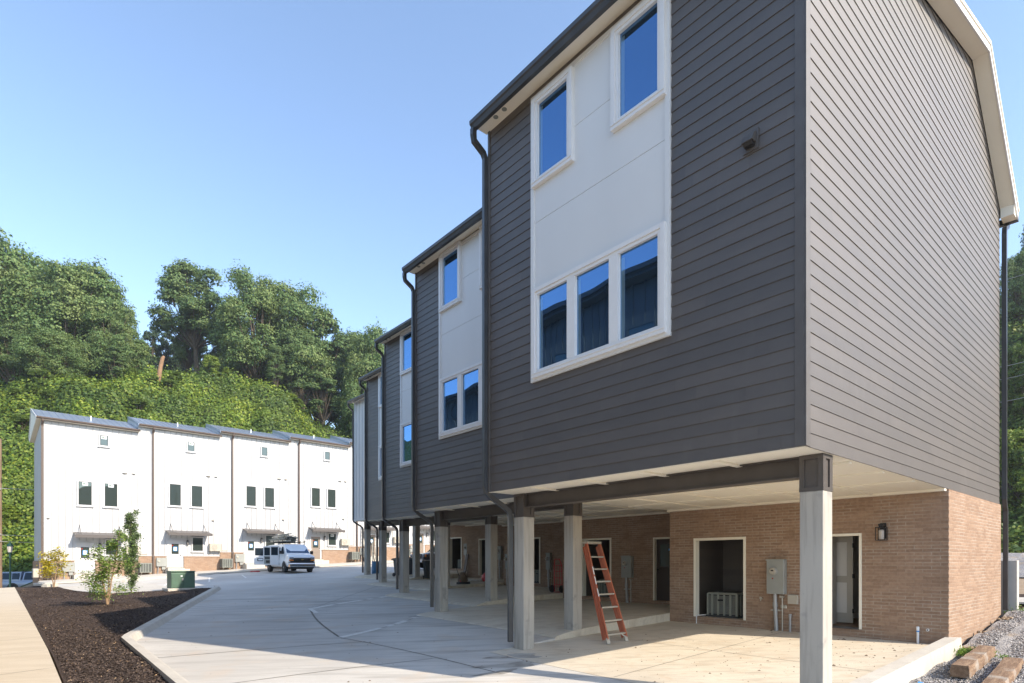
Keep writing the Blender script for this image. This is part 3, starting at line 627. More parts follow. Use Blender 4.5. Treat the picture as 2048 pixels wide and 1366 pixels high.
def on_drive(r): q = r.uniform(-5, 1.5); p = r.uniform(3, 22); q = q if p > 6.2 else min(q, -.05); return Wp(q, p, G(q, p)+.002)
grit('drive_grit', 260, 42, 'fine grit scattered on the concrete drive', on_drive, M_bag)
# ================================================================= ground
def smooth(t): t = np.clip(t, 0, 1); return t*t*(3-2*t)
rng0 = np.random.default_rng(5)
waves = [(rng0.normal(0, 1, 2)/s, rng0.uniform(0, 6.28), a) for s, a, n in ((9, .9, 5), (3.2, .6, 7), (1.1, .4, 9)) for _ in range(n)]
def bumps(q, p):
    r = 0
    for d, ph, a in waves: r = r+a*np.sin(q*d[0]+p*d[1]+ph)
    return r
def terrain(q, p):
    q = np.asarray(q, float); p = np.asarray(p, float)
    base = -1.87+.054*np.clip(q, -14, 26)+.0155*np.clip(p, -20, 60)-.32
    tl = (p-(60+.10*np.clip(q, -20, 60)+6.5*smooth((-1-q)/4)))/27; tr = (q-45)/30
    tr = tr+np.clip((-8-p)/60, 0, .3)
    rise = 24*smooth(tl)*np.clip(1-(-q-40)/80, .4, 1); rise2 = 24*smooth(tr)
    # the ridge is lower towards the far right
    rise = rise*(1-.28*smooth((q-18)/30))
    h = np.maximum(rise, rise2)
    on = smooth(np.maximum(tl, tr)*6)
    base = base-1.25*smooth((p-46.5)/3)*smooth((-5.9-q)/2)
    return base+h+on*(bumps(q, p)*.6+1.5*np.abs(np.sin(q*.33+.5*np.sin(p*.4))*np.sin(p*.29+1+.6*np.sin(q*.27)))**.7)*np.clip(h/6, .3, 1)
def axis_vals(lo, hi, fine0, fine1, step, coarse):
    a = list(np.arange(fine0, fine1, step)); x = fine0; s = step; L = []
    while x > lo: s = min(s*1.25, coarse); x -= s; L.append(x)
    x = a[-1]; s = step; R = []
    while x < hi: s = min(s*1.25, coarse); x += s; R.append(x)
    return np.array(L[::-1]+a+R)
qa = axis_vals(-900, 1100, -45, 85, .8, 60); pa = axis_vals(-900, 1200, 40, 100, .8, 60)
Q, P = np.meshgrid(qa, pa, indexing='ij'); Zt = terrain(Q, P)
far = np.maximum(np.abs(Q-20), np.abs(P-40)); 
X = AX+WV.x*Q+UV_.x*P; Y = AY+WV.y*Q+UV_.y*P
n1, n2 = Q.shape; I = np.arange(n1*n2).reshape(n1, n2)
F = np.stack([I[:-1, :-1], I[1:, :-1], I[1:, 1:], I[:-1, 1:]], -1).reshape(-1, 4)
ter = fast_mesh('ground', np.stack([X, Y, Zt+EYE], -1).reshape(-1, 3), F, M_soil); struct(ter)
ter.data.materials.append(M_dirt)
cq = (Q[:-1, :-1]+Q[1:, 1:])/2; cp = (P[:-1, :-1]+P[1:, 1:])/2
ter.data.polygons.foreach_set('material_index', ((cq < 44) & (cp < 58) & (cq > -60) & (cp > -60)).astype(np.int32).ravel())
# ---- sheets laid on the slope
def sheet(name, rows, hf, m, n=14, thick=.0, noise=0, seed=1):
    """rows: list of (p, q0, q1); a strip of surface between the two edges"""
    rg = random.Random(seed); v = []; f = []
    for (p, a, b) in rows:
        for i in range(n+1):
            q = a+(b-a)*i/n; v.append(Wp(q, p, hf(q, p)+(rg.uniform(-noise, noise) if noise and 0 < i < n else 0)))
    for r in range(len(rows)-1):
        for i in range(n): a = r*(n+1)+i; f.append((a, a+1, a+n+2, a+n+1))
    mb = MB(); mb.add(v, f, m)
    if thick:
        R = len(rows)-1; ring = [i for i in range(n+1)]+[r*(n+1)+n for r in range(1, R+1)]+[R*(n+1)+i for i in range(n-1, -1, -1)]+[r*(n+1) for r in range(R-1, 0, -1)]
        N = len(ring); vv = [v[i] for i in ring]+[v[i]-Vector((0, 0, thick)) for i in ring]
        mb.add(vv, [(i, i+N, (i+1) % N+N, (i+1) % N) for i in range(N)], m)
    return struct(mb.build(name))
def lerp_rows(pts, step):
    out = []
    for (p0, a0, b0), (p1, a1, b1) in zip(pts, pts[1:]):
        n = max(1, int((p1-p0)/step))
        for i in range(n): t = i/n; out.append((p0+(p1-p0)*t, a0+(a1-a0)*t, b0+(b1-b0)*t))
    out.append(pts[-1]); return out
dm = MB()
bands = [(-9, 0, 0)]+[(PR[k], PL[k], QF[k]) for k in range(5)]+[(30.4, 47.8, 34)]
for (p0, p1, q1) in bands:
    npn = max(2, int((p1-p0)/.6)); qs = list(np.linspace(-6.0 if p0 < 29 else -5.3, q1, max(3, int((q1+6)/.6))))
    v = [Wp(q, p0+(p1-p0)*j/npn, G(q, p0+(p1-p0)*j/npn)) for j in range(npn+1) for q in qs]; n = len(qs)
    dm.add(v, [(j*n+i, j*n+i+1, (j+1)*n+i+1, (j+1)*n+i) for j in range(npn) for i in range(n-1)], M_conc)
    low = [a-Vector((0, 0, .4)) for a in v[:n]]; dm.add(v[:n]+low, [(i, i+n, i+n+1, i+1) for i in range(n-1)], M_conc)
struct(dm.build('driveway'))
# joints, fillers and damp marks on the drive
def curve(a, b, n=12, bend=0):
    d = (b[0]-a[0], b[1]-a[1]); L = math.hypot(*d); nx, ny = -d[1]/L, d[0]/L
    return [(a[0]+d[0]*i/n+nx*bend*math.sin(PI*i/n), a[1]+d[1]*i/n+ny*bend*math.sin(PI*i/n)) for i in range(n+1)]
strip('drive_joint', curve((7.6, 24.4), (.44, 16.59)), .03, M_joint, .004)
strip('drive_joint', curve((.44, 16.59), (-1.38, 10.16), bend=-.12), .055, M_joint, .004)
strip('drive_joint', curve((-1.38, 10.16), (-1.0, 4.6), bend=.1), .03, M_joint, .004)
strip('drive_joint', curve((.44, 16.59), (4.3, 18.0), bend=.15), .03, M_joint, .004); strip('drive_joint', curve((-1.38, 10.16), (2.2, 12.1), bend=-.2), .03, M_joint, .004)
for a, b in (((-5.1, 10.9), (-1.2, 9.2)), ((-5.1, 7.4), (-1.15, 6.5)), ((-3.9, 17.2), (-.4, 13.0)), ((-.2, 27), (3.1, 20.5)), ((-1, 22.2), (1.9, 18.6))): strip('drive_joint', curve(a, b, 12, .04), .03, M_joint, .004)
strip('drive_joint', curve((4.6, 24.3), (6.4, 24.4)), .03, M_joint, .004)
rg = random.Random(3)
def filler(a, b, bend, segs, w):
    c = curve(a, b, 48, bend)
    for (t0, t1) in segs:
        i0, i1 = int(t0*48), int(t1*48)
        if i1 > i0: strip('joint_filler', c[i0:i1+1], w, M_caulk, .008)
filler((.44, 16.59), (4.3, 18.0), .15, [(.0, .3), (.34, .66), (.72, .78), (.86, .97)], .26)
filler((-1.38, 10.16), (2.2, 12.1), -.2, [(.02, .36), (.42, .5), (.54, .68), (.78, .84), (.88, .99)], .2)
filler((.44, 16.59), (-.0, 14.7), 0, [(.0, .7)], .14)
for (q, p, a, b, ang, sd) in ((.1, 5.5, .5, .22, 2.5, 1), (-.45, 5.0, .55, .2, 2.7, 2), (-1.0, 4.7, .4, .12, 3.0, 3), (2.0, 11.9, .5, .12, 3.3, 4), (4.1, 17.9, .5, .12, 3.3, 5)):
    r2 = random.Random(sd); pts = []
    for i in range(28):
        t = 2*PI*i/28; r = 1+.28*math.sin(3*t+sd)+r2.uniform(-.12, .12); x, y = a*r*math.cos(t), b*r*math.sin(t)
        pts.append((q+x*math.cos(ang)-y*math.sin(ang), p+x*math.sin(ang)+y*math.cos(ang)))
    mb = MB(); mb.add([Wp(x, y, G(x, y)+.003) for x, y in pts], [tuple(range(28))], M_stain); struct(mb.build('damp_mark'))
# ---- kerb round the planting bed (one poured piece)
def kerb(name, pts, hf, prof, m=M_kerb):
    mb = MB(); P = []
    for i, (q, p) in enumerate(pts):
        a = pts[max(i-1, 0)]; c = pts[min(i+1, len(pts)-1)]
        d1 = Vector((q-a[0], p-a[1])); d2 = Vector((c[0]-q, c[1]-p)); d1 = d1.normalized() if d1.length else d2.normalized(); d2 = d2.normalized() if d2.length else d1
        n = Vector((-(d1+d2).y, (d1+d2).x)); n.normalize(); s = 1/max(.4, n.dot(Vector((-d1.y, d1.x))))
        for (t, z) in prof: P.append(Wp(q+n.x*t*s, p+n.y*t*s, hf(q, p)+z))
    k = len(prof); f = []
    for i in range(len(pts)-1):
        for j in range(k-1): f.append((i*k+j, i*k+j+1, (i+1)*k+j+1, (i+1)*k+j))
    f += [tuple(range(k)), tuple(range((len(pts)-1)*k, len(pts)*k))]
    mb.add(P, f, m); return struct(mb.build(name))
def dense(pts, st=1.0):
    o = []
    for a, b in zip(pts, pts[1:]):
        n = max(1, int(math.hypot(b[0]-a[0], b[1]-a[1])/st)); o += [(a[0]+(b[0]-a[0])*i/n, a[1]+(b[1]-a[1])*i/n) for i in range(n)]
    return o+[pts[-1]]
KP = [(.14, -.03), (.14, .17), (.0, .17), (-.05, .155), (-.15, -.03)]
kerb('kerb', [(-5.25, -9), (-5.25, 0), (-5.25, 7)]+dense([(-5.25, 7.2), (-5.2, 13.5)])+dense([(-5.1, 13.9), (.75, 29.4)])[0:]+[(.78, 29.75)], G, KP)
# mulch bed between walk and kerb
BED = [(-9, -6.62, -5.35), (0, -6.62, -5.35), (13.5, -6.68, -5.28), (20, -6.8, -2.85), (29.3, -6.9, .55), (30.2, -6.9, -.2), (31, -6.95, -3.9), (38, -7.05, -5.05), (41, -7.1, -5.15), (43.5, -7.1, -5.3)]
def bedh(q, p): return G(q, p)+.085+.05*math.exp(-((q+4.5)**2+(p-23.8)**2)/2.5)+.02*math.sin(q*2.1+p*1.3)
sheet('mulch_bed', lerp_rows(BED, .35), bedh, M_mulch, 26, .1, .012)
def bedrange(p):
    for (p0, a0, b0), (p1, a1, b1) in zip(BED, BED[1:]):
        if p0 <= p <= p1: t = (p-p0)/(p1-p0); return a0+(a1-a0)*t, b0+(b1-b0)*t
    return 0, 0
def chips(name, n, size, m, seed, label, hi=.02, pr=(5, 40), pw=1.6):
    r = np.random.default_rng(seed); C = []
    while len(C) < n:
        p = pr[0]+(pr[1]-pr[0])*r.random()**pw; a, b = bedrange(p); q = a+.05+(b-a-.1)*r.random(); C.append(tuple(Wp(q, p, bedh(q, p)+r.uniform(.002, hi))))
    C = np.array(C); V, F = leaf_quads(r, C, np.tile([0, 0, 1.], (n, 1)), size, .35, .45); o = fast_mesh(name, V, F, m); tag(o, label, 'mulch', kind='stuff'); return o
chips('bark_chips', 42000, .055, M_chip, 4, 'dark shredded bark mulch covering the planting bed')
chips('pale_chips', 900, .05, M_chiplight, 5, 'pale wood chips scattered over the dark mulch', .03)
# ---- front walk
sheet('sidewalk', lerp_rows([(-12, -9.6, -6.65), (13.5, -9.6, -6.71), (43.2, -9.7, -7.12)], 1.5), lambda q, p: G(q, p)+.10, M_walk, 6, .25)
for p in (3.0, 5.6, 8.2, 10.8, 13.4, 16, 19, 22, 25, 28, 31, 34, 37, 40):
    mb = MB(); mb.add([Wp(q, p+d, G(q, p+d)+.104) for q, d in ((-9.6, -.007), (-6.75, -.007), (-6.75, .007), (-9.6, .007))], [(0, 1, 2, 3)], M_joint); struct(mb.build('walk_joint'))
# raised concrete corner of the far parking bays
sheet('parking_pad', lerp_rows([(30.6, -4.15, -.6), (38.2, -4.95, -.8), (43.6, -3.6, -1.2), (45.4, -3.0, -1.4)], 2), lambda q, p: G(q, p)+.03, M_kerb, 5, .3)
kerb('bay_kerb', [(-1.75, 42.2), (-.3, 44.2), (1.2, 45.0), (4.1, 45.6), (7.2, 47.6), (12, 47.7), (17, 47.6), (26, 47.4), (34, 47.2)], G, [(-.1, -.03), (-.1, .15), (.08, .15), (.1, -.03)])
# strip of concrete apron between kerb and the white row
sheet('apron', lerp_rows([(45.3, -3, -2.2), (45.9, -5.5, 5), (47.9, -5.9, 34), (50.2, -5.7, 34), (51.9, 24, 34)], 1.5), lambda q, p: G(q, p)+.13, M_kerb, 24, .1)
# white bay lines
for q, p, q2, p2 in ((-.6, 35.5, .6, 40.5), (2.0, 36.5, 3.2, 41.5), (4.6, 38, 5.6, 42.5)): strip('bay_line', [(q, p), (q2, p2)], .1, M_caulk, .004)
# ---- gable side: kerb wall, gravel, track
def gz(q, p=0): return (-1.99+.04*q if q < 6.3 else -1.738+(q-6.3)*.095 if q < 11 else -1.29+(q-11)*.03)
sheet('gravel_bank', lerp_rows([(-14, -3, 34), (-9, -3, 34), (-4, -3, 34), (-2.5, -3, 34), (-1.2, -3, 34), (-.15, -3, 34)], .35), lambda q, p: gz(q)+(.05*math.sin(q*1.9+p*2.7)+.04*math.sin(q*4.1-p*3.3))*(.6 if q < 12 else 1)+(.06 if p > -.6 and q > 6.3 else 0), M_gravel, 110, 0, .012)
mb = MB(); v = []
KW = [(-4, -.02), (0, -.02), (3, -.02), (6.2, -.02), (6.28, -.02)]
for q, p in KW: v += [Wp(q, .02, -1.95), Wp(q, .02, slab_z(0, q, 0)+.16), Wp(q, -.20, slab_z(0, q, 0)+.16), Wp(q, -.235, slab_z(0, q, 0)-.5)]
v[-4:] = [Wp(6.275, .02, -1.95), Wp(6.275, .02, -1.43), Wp(6.42, -.20, -1.43), Wp(6.42, -.235, -2.1)]
mb.add(v, [(i*4+j, i*4+j+1, i*4+j+5, i*4+j+4) for i in range(len(KW)-1) for j in range(3)]+[(len(v)-4, len(v)-3, len(v)-2, len(v)-1)], M_kerb); struct(mb.build('kerb_wall'))
def stones(name, n, size, seed, label, qr, pr):
    r = np.random.default_rng(seed); q = r.uniform(*qr, n); p = pr[0]+(pr[1]-pr[0])*r.random(n)
    z = np.array([gz(a)+(.05*math.sin(a*1.9+b*2.7)+.04*math.sin(a*4.1-b*3.3))*(.6 if a < 12 else 1)+(.06 if b > -.6 and a > 6.3 else 0) for a, b in zip(q, p)])
    C = np.stack([AX+WV.x*q+UV_.x*p, AY+WV.y*q+UV_.y*p, z+EYE+size*.5], 1)
    oc = np.array([[1,0,0],[0,1,0],[-1,0,0],[0,-1,0],[0,0,.8],[0,0,-.8]])*1.0
    s = size*r.uniform(.4, 1.3, (n, 1, 1)); st = r.uniform(.6, 1.2, (n, 1, 3)); ang = r.uniform(0, 6.28, n); V = oc[None]*s*.5*st
    c, sn = np.cos(ang)[:, None], np.sin(ang)[:, None]; V = np.stack([V[..., 0]*c-V[..., 1]*sn, V[..., 0]*sn+V[..., 1]*c, V[..., 2]+V[..., 0]*.3*np.sign(c)], -1)+r.normal(0, size*.06, (n, 6, 3))+C[:, None]
    fo = np.array([[0,1,4],[1,2,4],[2,3,4],[3,0,4],[1,0,5],[2,1,5],[3,2,5],[0,3,5]]); F = (fo[None]+np.arange(n)[:, None, None]*6).reshape(-1, 3)
    o = fast_mesh(name, V.reshape(-1, 3), F, M_stone); tag(o, label, 'gravel', kind='stuff'); return o
stones('gravel_stones', 34000, .04, 7, 'loose grey gravel beside the gable wall', (1.5, 13), (-3.6, -.26))
for a, b, m, nm in ((12.9, 14.6, M_kerb, 'rear_pad'), (14.7, 15.8, M_mulch, 'rear_verge'), (15.9, 25, M_dirt, 'dirt_track')):
    sheet(nm, [(-14, a, b), (-7, a, b), (0, a, b), (6, a, b)], lambda q, p: gz(q)+.19, m, 6, .05)
sheet('gravel_heap', lerp_rows([(-14, 27, 43), (8, 27, 43)], 1), lambda q, p: gz(q)+.15+1.0*max(0, math.sin((q-27)/16*PI))*(.8+.2*math.sin(p*1.3+q)), M_gravel, 20, 0, .06)
# ================================================================= the white row
WX0, WY0 = -33.25, 41.3; WD = Vector((.727, .687, 0)); WN = Vector((-.687, .727, 0)); WTH = math.atan2(.687, .727); WU = 5.9
def wqp(i, s=0, n=0):
    v = Vector((WX0, WY0, 0))+WD*(WU*i+s)+WN*n; return qp(v.x, v.y)
ORD = ['first (leftmost)', 'second', 'third', 'fourth', 'fifth', 'sixth', 'seventh']
WHL = ['leftmost white townhouse with its narrow end wall showing, yellow sapling in front', 'second white townhouse from the left, white door with a sticker under the awning',
       'third white townhouse from the left, standing behind the white van', 'fourth white townhouse from the left, with the tan door', 'fifth white townhouse, leaned on by the aluminium ladder and half hidden by columns',
       'sixth white townhouse, seen through the columns behind the dark pickup', 'last white townhouse of the row, hidden behind the dark house']
def mini_split(label, loc, rz):
    o = empty('mini_split', loc, rz); tag(o, label, 'air conditioner', 'cream condensers hung on the white walls')
    MB().bbox(0, .92, -.42, -.10, 0, .62, M_cream, .03).build('case', o)
    g = MB(); g.lathe([(.25, 0), (.25, -.015), (.235, -.015)], (.36, -.421, .31), M_cream, 24, 'y'); g.lathe([(.225, 0), (.225, -.012)], (.36, -.421, .31), M_grey, 24, 'y')
    for r in (.05, .10, .15, .2): g.lathe([(r, -.012), (r+.012, -.02), (r+.012, -.012)], (.36, -.421, .31), M_acdark, 20, 'y')
    g.build('fan_grille', o); b = MB(); b.box(.1, .13, -.42, 0, -.03, 0, M_cream); b.box(.8, .83, -.42, 0, -.03, 0, M_cream); b.box(.1, .13, -.03, 0, -.3, 0, M_cream); b.box(.8, .83, -.03, 0, -.3, 0, M_cream); b.build('bracket', o)
    MB().box(.92, 1.5, -.06, -.0, .02, .08, M_cream).build('line_cover', o); return o
def wall_condenser(label, loc, rz):
    o = empty('wall_condenser', loc, rz); tag(o, label, 'air conditioner', 'louvred condensers bracketed to the brick')
    b = MB(); b.bbox(.02, .76, -.78, -.10, .02, .66, M_acdark, .04); b.build('coil_block', o); g = MB()
    for i in range(14): g.box(0, .78, -.8, -.08, .05+i*.045, .065+i*.045, M_ac)
    for x in (0, .17, .34, .52, .735): g.box(x, x+.045, -.805, -.78, 0, .68, M_ac); g.box(-.005, .02, -.8+x*.9, -.76+x*.9, 0, .68, M_ac)
    g.box(-.01, .79, -.81, -.07, .66, .71, M_ac); g.box(-.01, .79, -.81, -.07, -.02, .03, M_ac); g.build('louvre_grille', o)
    b = MB(); 
    for x in (.08, .66): b.box(x, x+.04, -.8, 0, -.06, -.02, M_alu); b.beam((x+.02, -.75, -.05), (x+.02, -.02, -.55), .035, .035, M_alu)
    b.build('bracket', o); return o
for i in range(7):
    fl = -.39+.36*(i-1)-.26*(1 if i == 0 else 0)*0                      # floor height relative to the eye
    q, p = wqp(i, 3, -.3); gr = min(G(q, p)+.13, fl-.25)-.1
    gr = fl-1.15 if i < 1 else fl-.75
    v0 = Vector((WX0, WY0, 0))+WD*(WU*i); base = Vector((v0.x, v0.y, gr+EYE))
    H = empty('white_townhouse', base, WTH); tag(H, WHL[i], 'house', 'white boarded townhouses along the back of the court')
    f = fl-gr; E = f+10.97-(.1 if i == 0 else 0); Lw = WU; d = 5.2; ZB = f+.9
    w = MB(); w.box(0, Lw, -.0, d, f-.2, E, M_board); w.build('wall', H)
    b = MB(); x = .18
    ops = [(1.95, 3.1, f, f+2.2)]
    while x < Lw:
        z0 = ZB
        if 1.9 < x < 3.15: z0 = f+2.3
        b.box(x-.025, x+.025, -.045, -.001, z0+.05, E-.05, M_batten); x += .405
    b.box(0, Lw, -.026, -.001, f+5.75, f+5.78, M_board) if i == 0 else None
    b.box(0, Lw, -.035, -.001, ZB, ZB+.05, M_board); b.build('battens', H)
    br = MB(); g0 = -.6
    br.box(0, 1.86, -.09, .0, g0, ZB-.05, BR); br.box(3.15, Lw, -.09, 0, g0, ZB-.05, BR); br.box(1.86, 3.15, -.085, 0, g0, f-.06, BR)
    br.box(0, 1.9, -.13, 0, ZB-.05, ZB-.001, BR); br.box(3.1, Lw, -.13, 0, ZB-.05, ZB-.001, BR)
    if i == 0: br.box(-.09, 0, -.09, d, g0-.6, ZB-.02, BR)
    br.build('brick_base', H)
    # windows
    def wwin(x0, x1, z0, z1, sticker=False, gl=GG):
        fr = MB(); c = .09
        fr.box(x0-c, x0, -.10, 0, z0-c, z1+c, M_board); fr.box(x1, x1+c, -.10, 0, z0-c, z1+c, M_board); fr.box(x0, x1, -.10, 0, z1, z1+c, M_board); fr.box(x0, x1, -.10, 0, z0-c, z0, M_board)
        fr.box(x0-c-.05, x1+c+.05, -.13, 0, z0-c-.05, z0-c-.001, M_board)
        for e in ((x0, x0+.03, z0, z1), (x1-.03, x1, z0, z1), (x0+.03, x1-.03, z0, z0+.03), (x0+.03, x1-.03, z1-.03, z1)): fr.box(e[0], e[1], -.084, -.07, e[2], e[3], M_black)
        o = fr.build('window', H); MB().add([(x0,-.069,z0),(x1,-.069,z0),(x1,-.069,z1),(x0,-.069,z1)], [(0,1,2,3)], gl).build('pane', o)
        if sticker: s = MB(); s.box((x0+x1)/2-.17, (x0+x1)/2+.17, -.088, -.0845, z1-.27, z1-.05, M_paper); s.box((x0+x1)/2-.13, (x0+x1)/2-.0, -.092, -.0885, z1-.2, z1-.1, MATS['transformer_green']); s.box((x0+x1)/2+.03, (x0+x1)/2+.13, -.092, -.0885, z1-.19, z1-.13, M_black); s.build('sticker', o)
    wwin(2.13, 2.92, f+4.98, f+6.68, i == 0); wwin(3.72, 4.51, f+4.98, f+6.68, i == 0); wwin(3.43, 3.93, f+9.5, f+10.25, i < 2); wwin(3.8, 4.55, f+1.35, f+2.42, i in (0, 3))
    # door
    dm_ = M_tandoor if i in (3, 4, 5) else M_board
    dr = MB(); dr.box(2.08, 2.98, -.03, -.0, f, f+2.1, dm_)
    dr.box(2.2, 2.86, -.04, -.031, f+.15, f+.5, dm_); dr.box(2.2, 2.86, -.04, -.031, f+.6, f+.95, dm_); o = dr.build('door', H, bevel=.006)
    MB().box(2.28, 2.78, -.045, -.031, f+1.08, f+1.88, GG).build('door_glass', o)
    s = MB(); s.box(2.42, 2.64, -.052, -.046, f+1.35, f+1.62, M_paper); s.box(2.38, 2.68, -.050, -.0455, f+1.31, f+1.66, M_tape); s.box(2.31, 2.38, -.052, -.046, f+1.7, f+1.8, M_redlens); s.build('notice', o)
    MB().lathe([(.035, -.03), (.035, -.08), (.02, -.1)], (2.9, 0, f+.98), M_black, 12, 'y').build('door_handle', o)
    fr = MB(); fr.box(1.95, 2.08, -.05, -.0, f, f+2.24, M_board); fr.box(2.98, 3.11, -.05, 0, f, f+2.24, M_board); fr.box(2.08, 2.98, -.05, 0, f+2.1, f+2.24, M_board); fr.build('door_frame', H)
    # awning with tie rods
    a = MB(); a.prism([(-.001, f+2.98), (-1.0, f+2.72), (-1.0, f+2.60), (-.001, f+2.86)], 1.85, 5.0, M_awn, 'x'); a.prism([(-.97, f+2.78), (-1.07, f+2.76), (-1.07, f+2.55), (-.97, f+2.57)], 1.82, 5.03, M_awn, 'x')
    o = a.build('awning', H)
    for x in (2.2, 4.65): MB().beam((x, -.02, f+3.5), (x, -.85, f+2.76), .035, .035, M_awn).build('tie_rod', o); MB().beam((x, -.02, f+3.5), (x, -.02, f+2.98), .03, .03, M_awn).build('tie_rod', o)
    # vents
    for x, z, ww in ((5.0, 7.57, .3), (5.6, 7.57, .18), (5.35, 3.9, .18), (.4, 3.9, .16) if i == 0 else (5.35, 3.9, .18)):
        if (x, z) == (5.35, 3.9) and ww == .18 and i and x > 5.3 and z < 4 and getattr(H, 'name', None) in (): continue
        v = MB(); v.prism([(-.001, f+z+.1), (-.1, f+z), (-.001, f+z)], x-ww/2, x+ww/2, M_cream, 'x'); v.box(x-ww/2+.01, x+ww/2-.01, -.09, -.01, f+z-.045, f+z-.001, M_acdark); v.build('vent', H)
        if (x, z) == (5.35, 3.9) and i: break
    # roof, gutter, downspout
    r = MB(); R = E+1.3; x0 = -.28 if i == 0 else -.02; x1 = Lw+.02
    r.prism([(-.35, E+.02), (3.7, R), (5.6, R-1.9), (5.6, R-1.8), (3.7, R+.09), (-.37, E+.10)], x0, x1+.0, M_roof, 'x')
    xx = x0+.1
    while xx < x1: r.prism([(-.36, E+.10), (3.7, R+.09), (3.7, R+.125), (-.36, E+.135)], xx-.012, xx+.012, M_roof, 'x'); xx += .42
    r.box(x1-.04, x1+.03, -.38, 3.7, E+.0, E+.06, M_roof) if False else None
    o = r.build('roof', H); MB().lathe([(.04, 0), (.04, .45)], (3.1, 1.6, E+.6), M_pvc, 10).build('vent_pipe', o)
    ed = MB(); ed.prism([(-.37, E-.02), (3.7, R-.12), (3.7, R+.12), (-.37, E+.13)], x1, x1+.04, M_awn, 'x'); ed.build('roof_edge', H)
    ed = MB(); ed.prism([(-.37, E-.02), (3.7, R-.12), (3.7, R+.12), (-.37, E+.13)], x0-.04, x0, M_board if i == 0 else M_roof, 'x')
    if i == 0: ed.prism([(3.7, R-.12), (5.6, R-2.0), (5.6, R-1.8), (3.7, R+.12)], x0-.04, x0, M_board, 'x'); ed.prism([(-.3, E-.03), (3.7, R-.15), (5.6, R-2.0), (5.2, R-2.2), (0, E-.06)], x0, -.001, M_soffit, 'x')
    ed.build('roof_edge', H)
    w2 = MB(); w2.prism([(0, E-.001), (3.7, R-.02), (5.2, E-.4), (5.2, E-.5), (0, E-.1)], .0, Lw, M_board, 'x'); w2.build('roof_gable', H)
    gt = MB(); gt.prism([(-.36, E+.11), (-.36, E-.02), (-.43, E-.02), (-.49, E+.04), (-.50, E+.12)], x0, x1, M_brown, 'x'); gt.box(x0, x1, -.36, -.03, E-.03, E-.01, M_soffit); gt.build('gutter', H)
    dx = .27-.27 if i == 0 else 1.0
    dx = .06 if i == 0 else (.98 if i < 3 else .9)
    MB().tube([(dx, -.42, E-.02), (dx, -.42, E-.12), (dx, -.12, E-.36), (dx, -.09, E-.5), (dx, -.09, ZB+.1), (dx, -.18, ZB-.05), (dx, -.18, g0+.1)], .088, M_brown, n=4, sq=True).build('downspout', H)
    # stoop
    st = MB(); st.box(1.75, 3.3 if i else 4.6, -1.25, -.09, g0, f-.12, M_kerb); st.box(1.9, 3.1, -.5, -.09, f-.12, f-.03, M_kerb); st.build('stoop', H, bevel=.01)
    # fittings: each a thing of its own
    W_ = lambda x, y, z: base+WD*x+WN*y+Vector((0, 0, z))
    NM = ['leftmost', 'second', 'third', 'fourth', 'fifth', 'sixth', 'last'][i]
    if i < 6:
        lantern('small black lantern beside the door of the %s white townhouse' % NM, W_(3.42, -.02, f+1.85), WTH+PI/2, 'wall lanterns of the white row')
        mini_split('cream mini split condenser at the right end of the %s white townhouse' % NM, W_(5.0, 0, f+1.35), WTH)
        wall_condenser('louvred condenser on the brick below, right of the %s white townhouse' % NM, W_(5.85, -.09, f+.0), WTH)
        mt_ = empty('electric_meter', W_(1.55, -.09, f+.08), WTH-PI/2+PI/2); tag(mt_, 'grey meter box on the brick left of the door of the %s white townhouse' % NM, 'electric meter', 'meter boxes of the white row')
        MB().bbox(-.38, .38, -.16, 0, 0, .68, M_grey, .015).build('cabinet', mt_); MB().lathe([(.08, 0), (.08, -.06), (.06, -.07)], (-.22, -.16, .42), M_cream, 16, 'y').build('meter_dial', mt_)
        pp = MB(); pp.tube([(-.25, -.08, 0), (-.28, -.08, -.7)], .045, M_pipe, 8); pp.tube([(.1, -.08, -.2), (.1, -.08, -.75)], .02, M_pipe, 6); pp.box(.0, .25, -.14, 0, -.25, -.04, M_grey); pp.build('conduit', mt_)
    if i == 0:
        wall_condenser('louvred condenser on the brick behind the yellow sapling', W_(.25, -.09, f+.0), WTH); mini_split('cream condenser on the end wall of the leftmost white townhouse', W_(-.02, .9, f-.3), WTH-PI/2)
# ================================================================= facing row, met only as a reflection in the windows
FR = empty('facing_townhouse', Wp(-8.9, 4, -2.0), THETA); tag(FR, 'dark vertical-boarded townhouse row facing the court, mirrored in the near window panes', 'house')
mb = MB(); mb.box(-9, 0, 0, 24.6, 0, 11.45, M_siding)
y = .2
while y < 24.6: mb.box(0, .025, y-.03, y+.03, 0, 11.55, M_siding); y += .4
mb.build('wall', FR)
mb = MB(); mb.prism([(.45, 11.55), (-4.5, 13.05), (-9.4, 11.55), (-9.4, 11.75), (-4.5, 13.25), (.45, 11.8)], -.3, 24.9, M_roofd, 'y'); mb.box(0, .44, -.3, 24.9, 11.51, 11.55, M_trimd); mb.build('roof', FR)
mb = MB(); mb.box(.45, .57, -.3, 24.9, 11.63, 11.8, M_metal); mb.build('gutter', FR)
for yy in (6.2, 12.3, 18.4): MB().tube([(.5, yy, 11.63), (.45, yy, 11.45), (.08, yy, 11.2), (.08, yy, .1)], .055, M_metal, n=4, sq=True).build('downspout', FR)
for yy in (2, 4.6, 8.2, 10.6, 14.2, 16.8, 20.4, 22.6):
    for z in (5.6, 8.5):
        mb = MB(); mb.box(0, .05, yy-.08, yy, z-.1, z+1.6, M_trimd); mb.box(0, .05, yy+.9, yy+.98, z-.1, z+1.6, M_trimd); mb.box(0, .05, yy, yy+.9, z-.1, z, M_trimd); mb.box(0, .05, yy, yy+.9, z+1.5, z+1.6, M_trimd)
        o = mb.build('window', FR); MB().box(.0, .03, yy, yy+.9, z, z+1.5, GG).build('pane', o)
